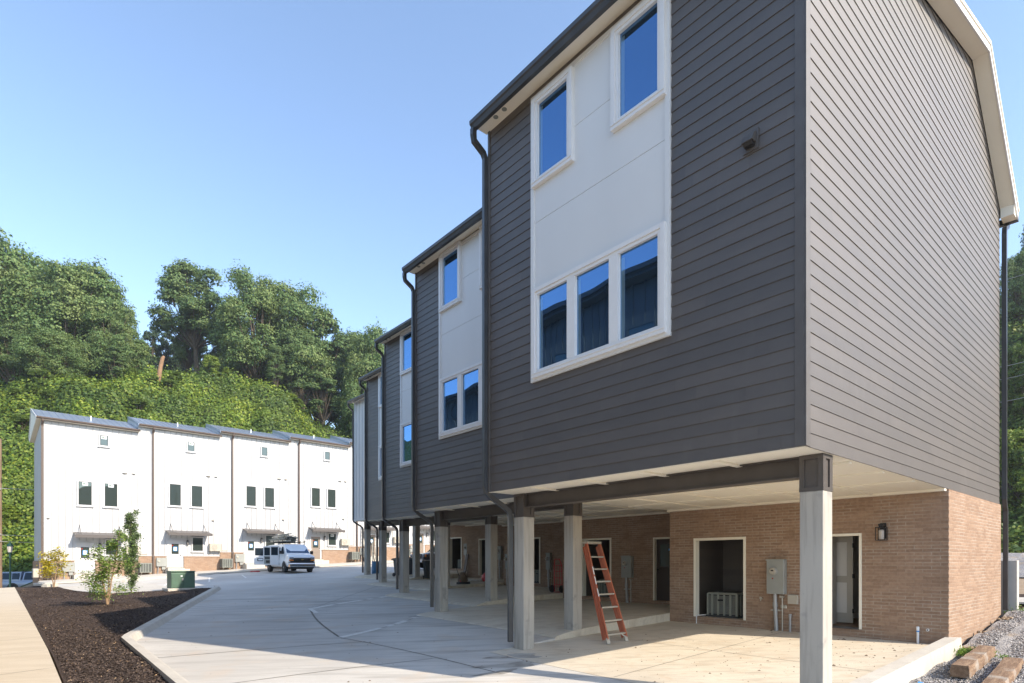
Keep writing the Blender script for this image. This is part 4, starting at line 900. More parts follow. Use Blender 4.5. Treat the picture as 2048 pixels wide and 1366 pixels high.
# ================================================================= vegetation
def tree_mesh(rng, height, rad, trunk_h, nclump, nleaf, leaf, shape=1.0, lean=0, low=.28):
    """clump centres in an irregular envelope; returns leaf quads and limb tubes (local coords, foot at the origin)"""
    Cs = []
    for _ in range(nclump*6):
        if len(Cs) >= nclump: break
        t = rng.uniform(low, 1.0); ang = rng.uniform(0, 2*PI)
        env = rad*math.sin(PI*min(1, (1-t)*.62+.12)**.9*1.0)*(.75+.25*math.sin(ang*2+shape*3)+.12*math.sin(ang*5+shape))
        rr = env*math.sqrt(rng.uniform(.12, 1)); c = np.array([rr*math.cos(ang)+lean*t*rad, rr*math.sin(ang), height*t])
        if all(np.linalg.norm((c-o)/[1, 1, .75]) > rad*.19 for o, _r in Cs): Cs.append((c, rad*rng.uniform(.15, .29)))
    V = []; F = []; off = 0
    per = nleaf//max(1, len(Cs))
    for c, r in Cs:
        n = int(per*(r/(rad*.22))**2); d = rng.normal(0, 1, (n, 3)); d /= np.linalg.norm(d, axis=1, keepdims=True)
        d[:, 2] = np.where(d[:, 2] < -.55, -d[:, 2]*.6, d[:, 2])
        lump = 1+.35*np.sin(d[:, 0]*5+c[0])*np.sin(d[:, 1]*5+c[1]*2)+.2*np.sin(d[:, 2]*9+c[2])
        rr = r*lump*rng.uniform(.66, 1.05, n); P_ = c+d*rr[:, None]*[1.05, 1.05, .85]
        v, f = leaf_quads(rng, P_, d+[0, 0, .25], leaf, .8, .45); V.append(v); F.append(f+off); off += len(v)
    mb = MB(); tr = rad*.055+.1; pts = []; 
    for i in range(6): t = i/5; pts.append((lean*t*t*rad*.6+.15*math.sin(3*t+shape), .15*math.cos(4*t+shape)-.15, trunk_h*t-(.8 if i == 0 else 0)+(height*.82-trunk_h)*t*t))
    mb.tube(pts, [tr*(1.25-.95*i/5) for i in range(6)], M_bark, 8)
    for c, r in Cs:
        t = min(.85, max(.25, c[2]/height-.25)) if low < .5 else min(.97, max(.72, c[2]/height*.95)); a = Vector(pts[min(5, int(t*5))]); b = Vector(c); m_ = a.lerp(b, .5)+Vector((0, 0, -.3*rad*.15))
        mb.tube([a, m_, b], [tr*.38, tr*.24, tr*.08], M_bark, 5, False)
    return np.concatenate(V), np.concatenate(F), mb
TREES = {}
def make_tree(key, label, cat, loc, rz, sc, grp='tall trees along the ridge'):
    if key not in TREES:
        kind, seed, m, *a = KINDS[key]; rng = np.random.default_rng(seed)
        r = empty(kind, (0, 0, 0)); V, F, mb = tree_mesh(rng, *a)
        crown = fast_mesh('crown', V, F, m, r); tk = mb.build('trunk', r); TREES[key] = r; first = True; c = r
    else: c = copy_tree(TREES[key])
    c.location = loc; c.rotation_euler = (0, 0, rz); c.scale = sc if isinstance(sc, tuple) else (sc, sc, sc); tag(c, label, cat, grp); return c
KINDS = {
 'oakA': ('oak_tree', 11, M_leafA, 20, 8.0, 7, 85, 60000, .30, 1.0, 0, .2),
 'oakB': ('oak_tree', 12, M_leafB, 21, 7.0, 9, 75, 50000, .30, 2.3, .15, .3),
 'oakC': ('oak_tree', 13, M_leafA, 17, 8.5, 5, 85, 58000, .30, 4.1, -.1, .12),
 'high': ('oak_tree', 21, M_leafB, 24, 6.4, 17, 40, 34000, .30, 3.0, -.25, .56),
 'slim': ('young_tree', 14, M_leafB, 14, 4.2, 5, 36, 22000, .28, .7, 0, .25),
 'pine': ('pine_tree', 15, M_leafP, 17, 2.7, 15, 60, 9000, .30, .4, 0, .36),
 'bush': ('ivy_covered_tree', 16, M_kudzu, 10, 5.2, 3, 44, 30000, .30, 1.7, 0, .05),
 'bushd': ('ivy_covered_tree', 18, M_kudzud, 13, 5.2, 3, 44, 30000, .30, 1.2, 0, .05),
}
def ridge(px, Z):                              # world point on the hillside at picture column px and distance Z
    x = (px-1024)/1170*Z; q, p = qp(x, Z); return Vector((x, Z, float(terrain(q, p))+EYE-.3))
def T_(key, px, Z, top, label, cat='tree', rz=0, wide=1.0):
    """foot on the hillside, scaled so its crown reaches picture row top"""
    b = ridge(px, Z); H_ = KINDS[key][3]; want = (1125-top)*Z/1170+EYE-b.z; s = want/(H_*1.08)
    return make_tree(key, label, cat, b, rz, (s*wide, s*wide, s))
T_('oakC', 8, 84, 476, 'tall oak at the left edge of the picture, the highest crown on the left', rz=.4, wide=.85)
T_('oakA', 62, 90, 535, 'broad green oak second from the left on the ridge', rz=1.3)
T_('oakC', 130, 84, 532, 'wide oak with a bulging crown above the left end of the white row', rz=2.0)
T_('oakA', 188, 88, 535, 'large oak whose rounded crown ends the left tree group', rz=3.1, wide=.9)
T_('oakA', 222, 82, 600, 'oak with a lower crown sloping down to the pines', rz=4.4, wide=.8)
T_('oakB', 30, 78, 640, 'lower oak in front of the leftmost oaks', rz=.9, wide=1.15)
T_('oakC', 110, 77, 660, 'spreading low oak above the left white roof', rz=3.6, wide=1.2)
T_('slim', 232, 80, 690, 'slim leafy tree at the foot of the left group beside the pine gap', rz=5.2, wide=1.3)
PN = ('leftmost slender pine in the gap between the oak groups', 'second slender pine from the left in the gap', 'third slender pine from the left in the gap', 'slender pine behind the bare trunk', 'middle slender pine right of the bare trunk', 'slender pine fourth from the right in the gap', 'slender pine third from the right in the gap', 'slender pine second from the right in the gap', 'rightmost slender pine beside the tall dark tree')
for i, (px, tp, Z) in enumerate(((270, 655, 112), (286, 660, 110), (300, 640, 108), (318, 648, 112), (336, 640, 110), (352, 650, 108), (368, 655, 113), (386, 660, 109), (404, 670, 112))): T_('pine', px, Z, tp, PN[i], 'pine', rz=i*1.1, wide=.55+.07*(i % 3))
T_('high', 398, 94, 520, 'tall dark tree with a pointed top right of the pine gap', rz=.5, wide=1.05)
T_('high', 372, 97, 580, 'dark leaning tree reaching left over the pines', rz=2.9, wide=.55)
T_('oakB', 446, 98, 600, 'deep green tree between the tall dark tree and the big rounded oak', rz=1.4, wide=.7)
T_('oakA', 512, 93, 545, 'big rounded oak in the middle of the ridge', rz=2.2, wide=.95)
T_('oakA', 578, 97, 560, 'full oak forming the right shoulder of the middle group', rz=.2, wide=.85)
T_('slim', 634, 100, 612, 'narrow tree with a rounded top between the two right oaks', rz=1, wide=1.1)
T_('oakB', 606, 93, 655, 'dense green tree stepping down towards the dark houses', rz=3.3, wide=.9)
T_('oakB', 552, 90, 690, 'shaded tree with a bare dark trunk above the hill', rz=4.9, wide=.8)
T_('slim', 645, 94, 735, 'lower leafy tree above the kudzu on the right of the hill', rz=2, wide=1.5)
T_('oakB', 690, 102, 652, 'oak right of centre with sky showing under its crown', rz=1.7, wide=.8)
T_('oakC', 745, 98, 664, 'oak directly beside the dark row eaves', rz=.8, wide=.7)
T_('oakC', 720, 96, 735, 'low spreading oak beside the white end house', rz=4, wide=.8)
for i, (px, Z, tp, w, key, lb) in enumerate(((262, 78, 745, 1, 'bush', 'ivy-smothered bush at the left edge of the pine gap'), (316, 79, 752, .35, 'bush', 'narrow ivy mound round the bare trunk'), (350, 80, 764, 1.1, 'bush', 'rounded ivy mound under the pines'), (424, 84, 712, .9, 'bush', 'bright ivy-covered tree right of the pine gap'), (452, 86, 735, .9, 'bush', 'bright ivy mound below the tall dark tree'), (490, 88, 760, .9, 'bushd', 'dull green ivy mound in the middle of the slope top'), (165, 74, 762, 1.5, 'bushd', 'dark shrub just above the leftmost white roof'), (90, 72, 762, 1.6, 'bushd', 'dark shrub on the slope at the left'), (30, 70, 775, 1.6, 'bushd', 'dark shrub on the slope at the far left'), (600, 90, 800, 1.2, 'bushd', 'ivy-hung shrub under the right oaks'))):
    T_(key, px, Z, tp, lb, 'shrub', rz=i*1.7, wide=w)
rs = random.Random(77)
for i in range(30):
    px = rs.uniform(5, 690); r_ = (px-1024)/1170; Zb = 62+26*rs.random()*(.55+.45*(px/700)); Zb += (px/700)*10-4; bb = ridge(px, Zb); key = 'bushd' if i % 3 else 'bush'; s_ = rs.uniform(.13, .26)
    make_tree(key, 'leafy vine-covered mound, one of many dotted over the hillside', 'shrub', bb-Vector((0, 0, .6)), rs.uniform(0, 6), (s_*1.6, s_*1.6, s_), 'vine-covered mounds over the hillside')
# right-hand side
T_('oakB', 2075, 66, 430, 'dark tall tree right of the gable wall', rz=.3, wide=.8)
T_('oakC', 2040, 60, 505, 'yellow-green lit tree right of the gable wall', rz=1.3, wide=.7)
T_('oakB', 2090, 56, 560, 'shaded tree low on the right slope', rz=2.3, wide=.8)
for i, (px, Z, tp) in enumerate(((2035, 52, 690), (2070, 50, 720), (2028, 47, 860), (2055, 46, 900))):
    T_('bushd' if i < 2 else 'bush', px, Z, tp, ('dark ivy mound high on the right slope', 'dark ivy mound at the right picture edge', 'green ivy mound low beside the rear downspout', 'bright ivy mound low at the right picture edge')[i], 'shrub', rz=i*2.1, wide=.9)
# bare broken trunk
b = ridge(316, 77); o = empty('broken_trunk', b); tag(o, 'bare orange-brown broken trunk rising out of the ivy in front of the pines', 'dead tree')
HT = (1125-712)*77/1170+EYE-b.z; mb = MB(); mb.tube([(0, 0, -1), (.1, 0, HT*.3), (.3, 0, HT*.62), (.6, 0, HT*.93), (.8, 0, HT)], [.33, .28, .25, .23, .14], M_deadwood, 9); mb.build('trunk', o, smooth=True)
MB().tube([(.2, 0, HT*.5), (-.3, .1, HT*.62)], [.09, .03], M_deadwood, 6).build('stub_branch', o)
# ---- kudzu carpet: scattered over the hillside
def carpet(name, n, seed, m, size, label, cond):
    r = np.random.default_rng(seed); out = []; tot = 0
    while tot < n:
        Zr = r.uniform(40, 106, 60000); rx = np.where(r.random(60000) < .86, r.uniform(-.93, -.20, 60000), r.uniform(.82, .95, 60000)); X_ = rx*Zr; Y_ = Zr
        dx, dy = X_-AX, Y_-AY; q = dx*WV.x+dy*WV.y; p = dx*UV_.x+dy*UV_.y
        tl = (p-(60+.10*np.clip(q, -20, 60)+6.5*smooth((-1-q)/4)))/27; tr = (q-45)/30; k = (np.maximum(tl, tr) > -.02)
        # thin out with distance behind the crest
        dd = r.random(60000) < np.clip((112-Zr)/40, .2, 1); k &= dd & cond(q, p, r)
        q, p = q[k], p[k]; z = terrain(q, p); e = .4
        nx = (terrain(q-e, p)-terrain(q+e, p))/(2*e); ny = (terrain(q, p-e)-terrain(q, p+e))/(2*e)
        N = np.stack([WV.x*nx+UV_.x*ny, WV.y*nx+UV_.y*ny, np.ones_like(nx)], 1); N /= np.linalg.norm(N, axis=1, keepdims=True)
        C = np.stack([X_[k], Y_[k], z+EYE], 1)+N*(r.gamma(1.1, .24, len(q))+.0)[:, None]; out.append((C, N)); tot += len(q)
    C = np.concatenate([a for a, _ in out])[:n]; N = np.concatenate([b for _, b in out])[:n]
    V, F = leaf_quads(r, C, N, size, .85, .4); o = fast_mesh(name, V, F, m); tag(o, label, 'ground cover', kind='stuff')
def patch(q, p): return np.sin(q*.31+1)+np.sin(p*.37+q*.12)+.6*np.sin(q*.9-p*.7)
carpet('kudzu', 240000, 21, M_kudzu, .30, 'bright green kudzu vines blanketing the hillside', lambda q, p, r: patch(q, p)+r.normal(0, .5, len(q)) > -.7)
carpet('undergrowth', 110000, 22, M_kudzud, .30, 'darker green undergrowth mixed into the kudzu slope', lambda q, p, r: patch(q, p)+r.normal(0, .5, len(q)) < .2)
# ---- planted saplings
def sapling(name, label, loc, h, stems, m, nleaf, leaf, spread, seed, col_=False, bark=None, low=.25):
    bark = bark or M_bark; r = np.random.default_rng(seed); o = empty(name, loc); tag(o, label, 'sapling'); mb = MB(); tips = []
    for s in range(stems):
        a = 2*PI*s/stems+r.uniform(-.4, .4); ln = spread*.38*(0 if stems == 1 else 1); pts = [(0, 0, -.05)]
        for i in range(1, 7): t = i/6; pts.append((ln*math.cos(a)*t+r.normal(0, .02), ln*math.sin(a)*t+r.normal(0, .02), h*t*(1-.12*s)))
        mb.tube(pts, [.032*(1.1-.9*i/6) for i in range(7)], bark, 7); tips.append(pts)
    brs = []
    nb = 46 if col_ else 34
    for b_ in range(nb):
        pts = tips[b_ % stems]; t = low+(1-low)*(b_+.5)/nb; i = min(5, int(t*6)); base_ = Vector(pts[i]).lerp(Vector(pts[i+1]), t*6-i if t*6-i <= 1 else 1)
        a = r.uniform(0, 2*PI); L_ = spread*(1.05-.75*t)*r.uniform(.5, 1.1) if not col_ else spread*(.35+.65*math.sin(PI*min(1, (1-t)+.08)))*r.uniform(.6, 1.1)
        up = L_*(.25 if not col_ else 1.0)*r.uniform(.5, 1.2); e = base_+Vector((L_*math.cos(a), L_*math.sin(a), up)); mid = base_.lerp(e, .5)+Vector((0, 0, .06 if not col_ else -.03))
        mb.tube([base_, mid, e], [.011, .007, .003], bark, 4, False); brs.append((base_, mid, e))
    mb.build('stem', o); C = []; N = []
    per = nleaf//nb
    for (a_, m_, e) in brs:
        for _ in range(per):
            t = r.beta(2.2, 1.1); pt = a_.lerp(m_, t*2) if t < .5 else m_.lerp(e, t*2-1); sp = .10 if not col_ else .07
            C.append(tuple(pt+Vector(r.normal(0, sp, 3))-Vector((0, 0, .02)))); N.append((r.normal(0, .35), r.normal(0, .35), 1) if not col_ else tuple(r.normal(0, 1, 3)))
    V, F = leaf_quads(r, np.array(C), np.array(N), leaf, .45, .35); fast_mesh('leaves', V, F, m, o); return o
bz = lambda q, p: Wp(q, p, bedh(q, p)-.02)
sapling('japanese_maple', 'green leafy sapling with pale slender stems standing in the dark mulch', bz(-4.53, 23.77), 2.75, 3, M_sap, 4600, .10, 1.0, 31, bark=M_barkl, low=.1)
sapling('columnar_tree', 'tall narrow columnar sapling behind the leafy sapling', bz(-2.95, 29.9), 3.75, 1, M_hedge, 6000, .09, .42, 32, True, low=.10)
sapling('yellow_maple', 'small yellow-leaved sapling in front of the leftmost white townhouse', bz(-5.39, 40.3), 2.25, 2, M_yellow, 1500, .15, 1.0, 33, bark=M_barkl, low=.3)
# grass tuft by the kerb wall and weeds
r = np.random.default_rng(8)
def tuft(label, q, p, n, w, h):
    C = np.stack([r.normal(0, w, n), r.normal(0, w, n), np.abs(r.normal(0, h*.5, n))], 1); N = r.normal(0, 1, (n, 3)); N[:, 2] *= .2
    V, F = leaf_quads(r, C, N, .07, .25, .3); o = fast_mesh('grass_tuft', V, F, M_grass, loc=Wp(q, p, gz(q)+.03)); tag(o, label, 'grass'); return o
tuft('green grass tuft between the kerb wall end and the near timber', 6.15, -.42, 900, .14, .1); tuft('thin green weeds at the foot of the rear downspout', 11.35, -.35, 300, .14, .14); tuft('tiny green weed between the two old timbers', 5.9, -.95, 60, .05, .08)
for i, (q, p, n_) in enumerate(((6.55, -.28, 1), (8.1, -.3, 2), (10.1, -.26, 3))):
    mb = MB(); rr = random.Random(i)
    for _ in range(14): a, b_, s = rr.gauss(0, .14), rr.gauss(0, .06), rr.uniform(.02, .06); mb.lathe([(s*.5, 0), (s, s*.5), (s*.6, s), (s*.1, s*1.15)], (a, b_, 0), M_dirt, 7)
    o = mb.build('dirt_clods'); o.location = Wp(q, p, gz(q)+.06); o.rotation_euler = (0, 0, THETA); tag(o, kind='stuff', cat='soil', label=('orange earth clods at the brick corner', 'orange earth clods halfway along the brick end wall', 'orange earth clods near the rear downspout')[i])
# ================================================================= vehicles
def loft(mb, secs, m, close=True):
    """secs: (x, [(y, z) half outline from bottom centre side upwards]); mirrored across y"""
    rings = []
    for x, half in secs: rings.append([(x, -y, z) for y, z in half]+[(x, y, z) for y, z in reversed(half)])
    n = len(rings[0]); vs = [v for r in rings for v in r]; f = []
    for i in range(len(rings)-1):
        for j in range(n): f.append((i*n+j, i*n+(j+1) % n, (i+1)*n+(j+1) % n, (i+1)*n+j))
    f += [tuple(range(n)), tuple(reversed(range((len(rings)-1)*n, len(rings)*n)))]
    mb.add(vs, [tuple(reversed(a)) for a in f], m)
def wheel(parent, x, y, r=.37, w=.24, sgn=-1):
    o = empty('wheel', (x, y, r)); o.parent = parent
    MB().lathe([(r*.62, -w/2), (r*.96, -w/2), (r, -w/2+.03), (r, w/2-.03), (r*.96, w/2), (r*.62, w/2)], (0, 0, 0), M_rubber, 28, 'y').build('tyre', o, smooth=True)
    s = sgn; rm = MB(); rm.lathe([(r*.62, s*w*.42), (r*.58, s*w*.34), (r*.3, s*w*.40), (r*.16, s*w*.52), (r*.1, s*w*.53)], (0, 0, 0), M_steelwheel, 24, 'y')
    for k in range(8): a = k*PI/4; rm.lathe([(.035, 0), (.035, s*.004)], (r*.45*math.cos(a), s*w*.40, r*.45*math.sin(a)), M_black, 8, 'y')
    rm.build('rim', o, smooth=True)
def arch(mb, x, y, r, s, m=M_black):
    pts = [(x+r*math.cos(a), r*.93+r*math.sin(a)*1.0) for a in np.linspace(0, PI, 16)]
    mb.prism([(x-r, .3)]+[(p[0], p[1]-.0) for p in pts[::-1]]+[(x+r, .3)], y, y+s*.012, m, 'y')
def quadp(name, parent, vs, m, off=.0): return MB().add(vs, [tuple(range(len(vs)))], m).build(name, parent)
# ---- work van
hv = Vector((.627, -.78, 0)).normalized(); rv = Vector((hv.y, -hv.x, 0))
F1 = Vector((-16.15, 42.2, 0)); Oc = F1-hv*2.75-rv*.98
vq, vp = qp(Oc.x, Oc.y); van = empty('work_van', (Oc.x, Oc.y, G(vq, vp)+EYE), math.atan2(hv.y, hv.x))
vn = (WV*.054+UV_*.0155)*-1+Vector((0, 0, 1))
tag(van, 'white work van with its side and rear doors open and a loaded roof rack', 'van')
b = MB()
def vs_(zt, wt, w=1.0, zb=.42): return [(w*.90, zb), (w*.985, zb+.16), (w, .80), (w*.975, min(1.22, zt-.06)), (max(wt, .0)+(w*.975-wt)*.25, zt-.12 if zt > 1.4 else zt-.02), (wt, zt-.02), (wt*.6, zt)]
loft(b, [(-2.86, vs_(1.98, .80, .93, .5)), (-2.80, vs_(2.08, .82, .97)), (-2.0, vs_(2.12, .82)), (0, vs_(2.14, .82)), (1.05, vs_(2.12, .80)), (1.30, vs_(2.05, .78)), (1.62, vs_(1.78, .82)), (2.02, vs_(1.42, .86)), (2.45, vs_(1.33, .84, .99)), (2.72, vs_(1.24, .80, .97)), (2.80, vs_(1.12, .80, .95, .5))], M_vanw)
body = b.build('body', van, smooth=True)
a = MB()
for s in (-1, 1): arch(a, 1.85, s*.992, .44, s); arch(a, -1.75, s*.992, .44, s)
a.build('wheel_arch', van)
for x in (1.85, -1.75):
    for s in (-1, 1): wheel(van, x, s*.90, .38, .25, s)
sm = MB()
for x0, x1 in ((.74, .76), (1.94, 1.96)): sm.add([(x0, -.998, .55), (x1, -.998, .55), (x1-.0, -.985, 1.30), (x0, -.985, 1.30)], [(0, 1, 2, 3)], M_black)
sm.add([(-2.6, -1.002, .86), (-.7, -1.002, .86), (-.7, -1.002, .90), (-2.6, -1.002, .90)], [(0, 1, 2, 3)], M_grey)
sm.build('panel_seam', van)
quadp('windscreen', van, [(1.335, -.72, 2.0), (1.335, .72, 2.0), (2.0, .82, 1.45), (2.0, -.82, 1.45)], GC)
for s in (-1, 1):
    pts = [(1.10, s*.875, 1.93), (1.28, s*.875, 1.90), (1.78, s*.965, 1.38), (1.02, s*.985, 1.36)]
    quadp('side_window', van, pts if s > 0 else pts[::-1], GC)
g = MB(); g.box(2.79, 2.86, -.62, .62, .86, 1.06, M_black); g.box(2.80, 2.875, -.78, .78, .94, .97, M_chrome); g.box(2.78, 2.84, -.85, .85, .74, .86, M_black); g.build('grille', van)
for s in (-1, 1):
    h_ = MB(); h_.box(2.76, 2.855, s*.62, s*.90, .98, 1.12, M_lens); h_.box(2.765, 2.85, s*.62, s*.92, .85, .95, M_amber); h_.build('headlight', van, bevel=.01)
    m_ = MB(); m_.box(1.55, 1.66, s*1.03, s*1.24, 1.36, 1.60, M_black); m_.beam((1.6, s*.95, 1.42), (1.6, s*1.08, 1.45), .05, .05, M_black); m_.build('wing_mirror', van, bevel=.01)
bd = MB(); bd.box(2.87, 2.885, -.10, .10, .925, .975, M_gold); bd.box(2.871, 2.887, -.045, .045, .905, .995, M_gold); bd.build('badge', van)
bp = MB(); bp.prism([(2.62, .70), (2.92, .70), (2.96, .62), (2.96, .45), (2.9, .40), (2.62, .40)], -.93, .93, M_chrome, 'y'); bp.box(2.60, 2.9, -.97, .97, .70, .74, M_black); bp.box(2.6, 2.88, -.85, .85, .30, .41, M_black); bp.build('front_bumper', van, bevel=.015)
rb = MB(); rb.box(-2.98, -2.8, -.95, .95, .42, .58, M_chrome); rb.build('rear_bumper', van, bevel=.015)
un = MB(); un.box(-2.6, 2.5, -.8, .8, .25, .44, M_black); un.build('underbody', van)
# side opening with two hinged doors standing open, rear door swung out
op = MB(); op.box(-.62, .72, -1.012, -.99, .55, 1.92, M_black); op.box(-.5, -.3, -1.02, -1.012, .6, .9, M_tape); op.box(-.2, .2, -1.02, -1.012, .6, 1.1, M_alu); op.box(.3, .6, -1.02, -1.012, .6, 1.5, M_acdark); op.build('load_opening', van)
def vdoor(name, hx, hy, ang, w, flip=1):
    d = empty(name, (hx, hy, 0), ang); d.parent = van; m_ = MB()
    m_.box(0, w, -.03, .03, .55, 1.28, M_vanw); m_.box(0, .07, -.03, .03, 1.28, 1.95, M_vanw); m_.box(w-.07, w, -.03, .03, 1.28, 1.95, M_vanw); m_.box(0, w, -.03, .03, 1.88, 1.97, M_vanw)
    if name == 'side_door' and hx < 0: m_.box(.06, w-.06, .03, .045, .62, 1.24, M_grey); m_.box(.12, w-.2, .045, .06, .7, .9, M_black); m_.box(.12, w-.12, .045, .055, 1.0, 1.15, M_acdark)
    m_.build('door_panel', d, bevel=.008); MB().box(.07, w-.07, -.008, .008, 1.28, 1.88, GC).build('door_window', d)
    return d
vdoor('side_door', .70, -1.0, -PI/2-.1, .62); vdoor('side_door', -.64, -1.0, -PI/2-.45, .72)
rd = vdoor('rear_door', -2.86, -.92, -PI/2-.35, .86); pl_ = MB(); pl_.box(.15, .62, .031, .042, .84, 1.08, M_black); pl_.box(.22, .55, .0425, .048, .90, 1.03, M_paper); pl_.build('number_plate', rd)
sw = MB(); sw.box(-2.7, -1.0, -.985, -.975+.0, 1.0, 1.001, M_black); sw.add([(-2.3, -.97, 1.42), (-1.2, -.97, 1.42), (-1.25, -.90, 1.88), (-2.25, -.90, 1.88)], [(0, 1, 2, 3)], GC); sw.build('rear_side_window', van)
rk = MB()
for x in (-2.4, -1.2, 0, 1.0): rk.box(x-.02, x+.02, -.85, .85, 2.26, 2.30, M_black); rk.box(x-.02, x+.02, -.85, -.81, 2.1, 2.42, M_black); rk.box(x-.02, x+.02, .81, .85, 2.1, 2.42, M_black)
for y in (-.83, .83): rk.box(-2.7, 1.3, y-.015, y+.015, 2.30, 2.33, M_black)
rk.build('roof_rack', van)
up = van.location+Vector((0, 0, 2.31)); rods = empty('rod_bundle', up, van.rotation_euler.z); tag(rods, 'bundle of pale rods and ladders tied on the roof rack of the white van', 'building material')
rr = random.Random(2); mb = MB()
for i in range(80): y = rr.uniform(-.6, .6); z = rr.uniform(.02, .66)*(1-abs(y)*.8); x0 = -2.7+rr.uniform(-.5, .3); mb.beam((x0, y, z), (x0+rr.uniform(2.2, 3.2), y+rr.uniform(-.05, .05), z+rr.uniform(-.02, .02)), .045, .045, M_ac if i % 3 else M_alu)
mb.build('rods', rods); mb = MB()
for y in (-.7, -.35): mb.beam((-1.8, y, .06), (1.4, y, .06), .04, .08, M_alu)
for i in range(10): mb.beam((-1.6+i*.32, -.7, .06), (-1.6+i*.32, -.35, .06), .03, .03, M_alu)
mb.build('ladder', rods)
# ---- pickups
def pickup(label, loc, rz, paint, topper=False):
    o = empty('pickup_truck', loc, rz); tag(o, label, 'pickup truck'); b = MB()
    def S_(zt, w, wt=None): wt = wt or w*.93; return [(w*.93, .42), (w, .60), (w, .95), (wt, zt-.05), (wt*.85, zt)]
    loft(b, [(-2.9, S_(1.12, .96)), (-2.85, S_(1.16, .98)), (-1.2, S_(1.18, .99)), (.9, S_(1.16, .99)), (1.6, S_(1.14, .99)), (2.4, S_(1.10, .97)), (2.78, S_(1.02, .95)), (2.9, S_(.92, .88))], paint); b.build('body', o, smooth=True)
    c = MB(); C_ = lambda zt, w: [(w, 1.05), (w, 1.12), (w*.84, zt-.05), (w*.76, zt)]
    loft(c, [(-1.15, C_(1.25, .94)), (-1.0, C_(1.80, .92)), (-.6, C_(1.86, .92)), (.5, C_(1.87, .92)), (.75, C_(1.78, .92)), (1.55, C_(1.16, .95))], paint); c.build('cab', o, smooth=True)
    quadp('windscreen', o, [(.80, -.62, 1.76), (.80, .62, 1.76), (1.52, .82, 1.20), (1.52, -.82, 1.20)], GC)
    for s in (-1, 1):
        for x0, x1, x2, x3 in ((-.02, .62, 1.18, -.02), (-.88, -.08, -.08, -.95)):
            pts = [(x0, s*.815, 1.75), (x1, s*.815, 1.75), (x2, s*.945, 1.17), (x3, s*.945, 1.17)]; quadp('side_window', o, pts if s < 0 else pts[::-1], GC)
        h_ = MB(); h_.box(2.72, 2.88, s*.62, s*.93, .80, 1.0, M_lens); h_.box(2.6, 2.8, s*.90, s*.955, .80, .98, M_amber); h_.build('headlight', o, bevel=.01); MB().box(-2.92, -2.80, s*.80, s*.97, .75, 1.1, M_redlens).build('tail_light', o)
        MB().box(.95, 1.1, s*.98, s*1.2, 1.15, 1.36, M_black).build('wing_mirror', o, bevel=.01)
    for x in (1.85, -1.75):
        for s in (-1, 1): wheel(o, x, s*.87, .41, .27, s)
    a = MB()
    for s in (-1, 1): arch(a, 1.85, s*.985, .47, s); arch(a, -1.75, s*.985, .47, s)
    a.build('wheel_arch', o)
    g = MB(); g.box(2.84, 2.93, -.6, .6, .68, 1.0, M_black)
    for z in (.7, .8, .9, .98): g.box(2.90, 2.95, -.6, .6, z, z+.025, M_chrome)
    g.build('grille', o); MB().box(2.7, 3.02, -.95, .95, .42, .62, M_chrome).build('front_bumper', o, bevel=.02); MB().box(-3.05, -2.8, -.93, .93, .45, .62, M_chrome).build('rear_bumper', o, bevel=.02)
    if topper:
        t = MB(); loft(t, [(-2.88, C_(1.7, .95)), (-2.7, C_(1.84, .95)), (-1.2, C_(1.86, .95))], M_dark_p if topper == 2 else paint); t.build('canopy', o, smooth=True)
        for s in (-1, 1):
            for x0, x1 in ((-2.6, -1.95), (-1.85, -1.3)):
                pts = [(x0, s*.865, 1.72), (x1, s*.865, 1.72), (x1, s*.955, 1.2), (x0, s*.955, 1.2)]; quadp('canopy_window', o, pts if s < 0 else pts[::-1], GC)
    return o
Ff = Vector((-6.17, 41, 0)); Ob = Ff+WV*2.9+UV_*.98; bq, bp_ = qp(Ob.x, Ob.y)
pickup('dark pickup truck parked beyond the columns, its front end facing left', (Ob.x, Ob.y, G(bq, bp_)+EYE), THETA+PI, M_dark_p)
pickup('silver-blue pickup with a canopy over its bed beside the green lamp post', (-40.3, 50.3, EYE-2.62), .12, M_blue_p, 1)
# ================================================================= things standing about
def W3(q, p, z): return Wp(q, p, z)
# orange stepladder folded and leaned on the column
sz = slab_z(0, 2.6, 5.0)+.006
f1, f2, t1, t2 = W3(2.29, 5.0, sz), W3(2.90, 5.0, sz), W3(2.84, 6.12, .46), W3(3.26, 6.12, .46)
o = empty('stepladder', (f1+f2)/2); tag(o, 'orange fibreglass stepladder folded and leaning on the second column', 'ladder')
c0 = (f1+f2)/2; A1, A2, B1, B2 = f1-c0, f2-c0, t1-c0, t2-c0
up_ = (B1-A1).normalized(); wd_ = (A2-A1).normalized(); nn = wd_.cross(up_).normalized()
if nn.dot(WV*-0+UV_) < 0: nn = -nn
def channel(mb, a, b, w, dpt, m, side):
    mb.beam(a, b, .012, w, m); d = (b-a).normalized(); 
def rail(name, a, b, sd, off=Vector((0, 0, 0))):
    m_ = MB(); n2 = nn*.038; d2 = sd*.02
    vs = []
    for pt in (a+off, b+off):
        for u, v in ((-1, 0), (1, 0), (1, 1), (.82, 1), (.82, .25), (-.82, .25), (-.82, 1), (-1, 1)): vs.append(pt+n2*u+d2*v*1.6)
    m_.add(vs, [(i, (i+1) % 8, (i+1) % 8+8, i+8) for i in range(8)]+[tuple(range(8)), tuple(range(15, 7, -1))], M_orange); return m_.build(name, o)
inn = wd_
up0 = up_*.10
rail('rail', A1+up0, B1, -inn); rail('rail', A2+up0*1.0, B2, inn)
rail('rear_rail', A1+up0*1.3, B1-up_*.05, -inn, nn*.085-inn*-.0); rail('rear_rail', A2+up0*1.3, B2-up_*.05, inn, nn*.085)
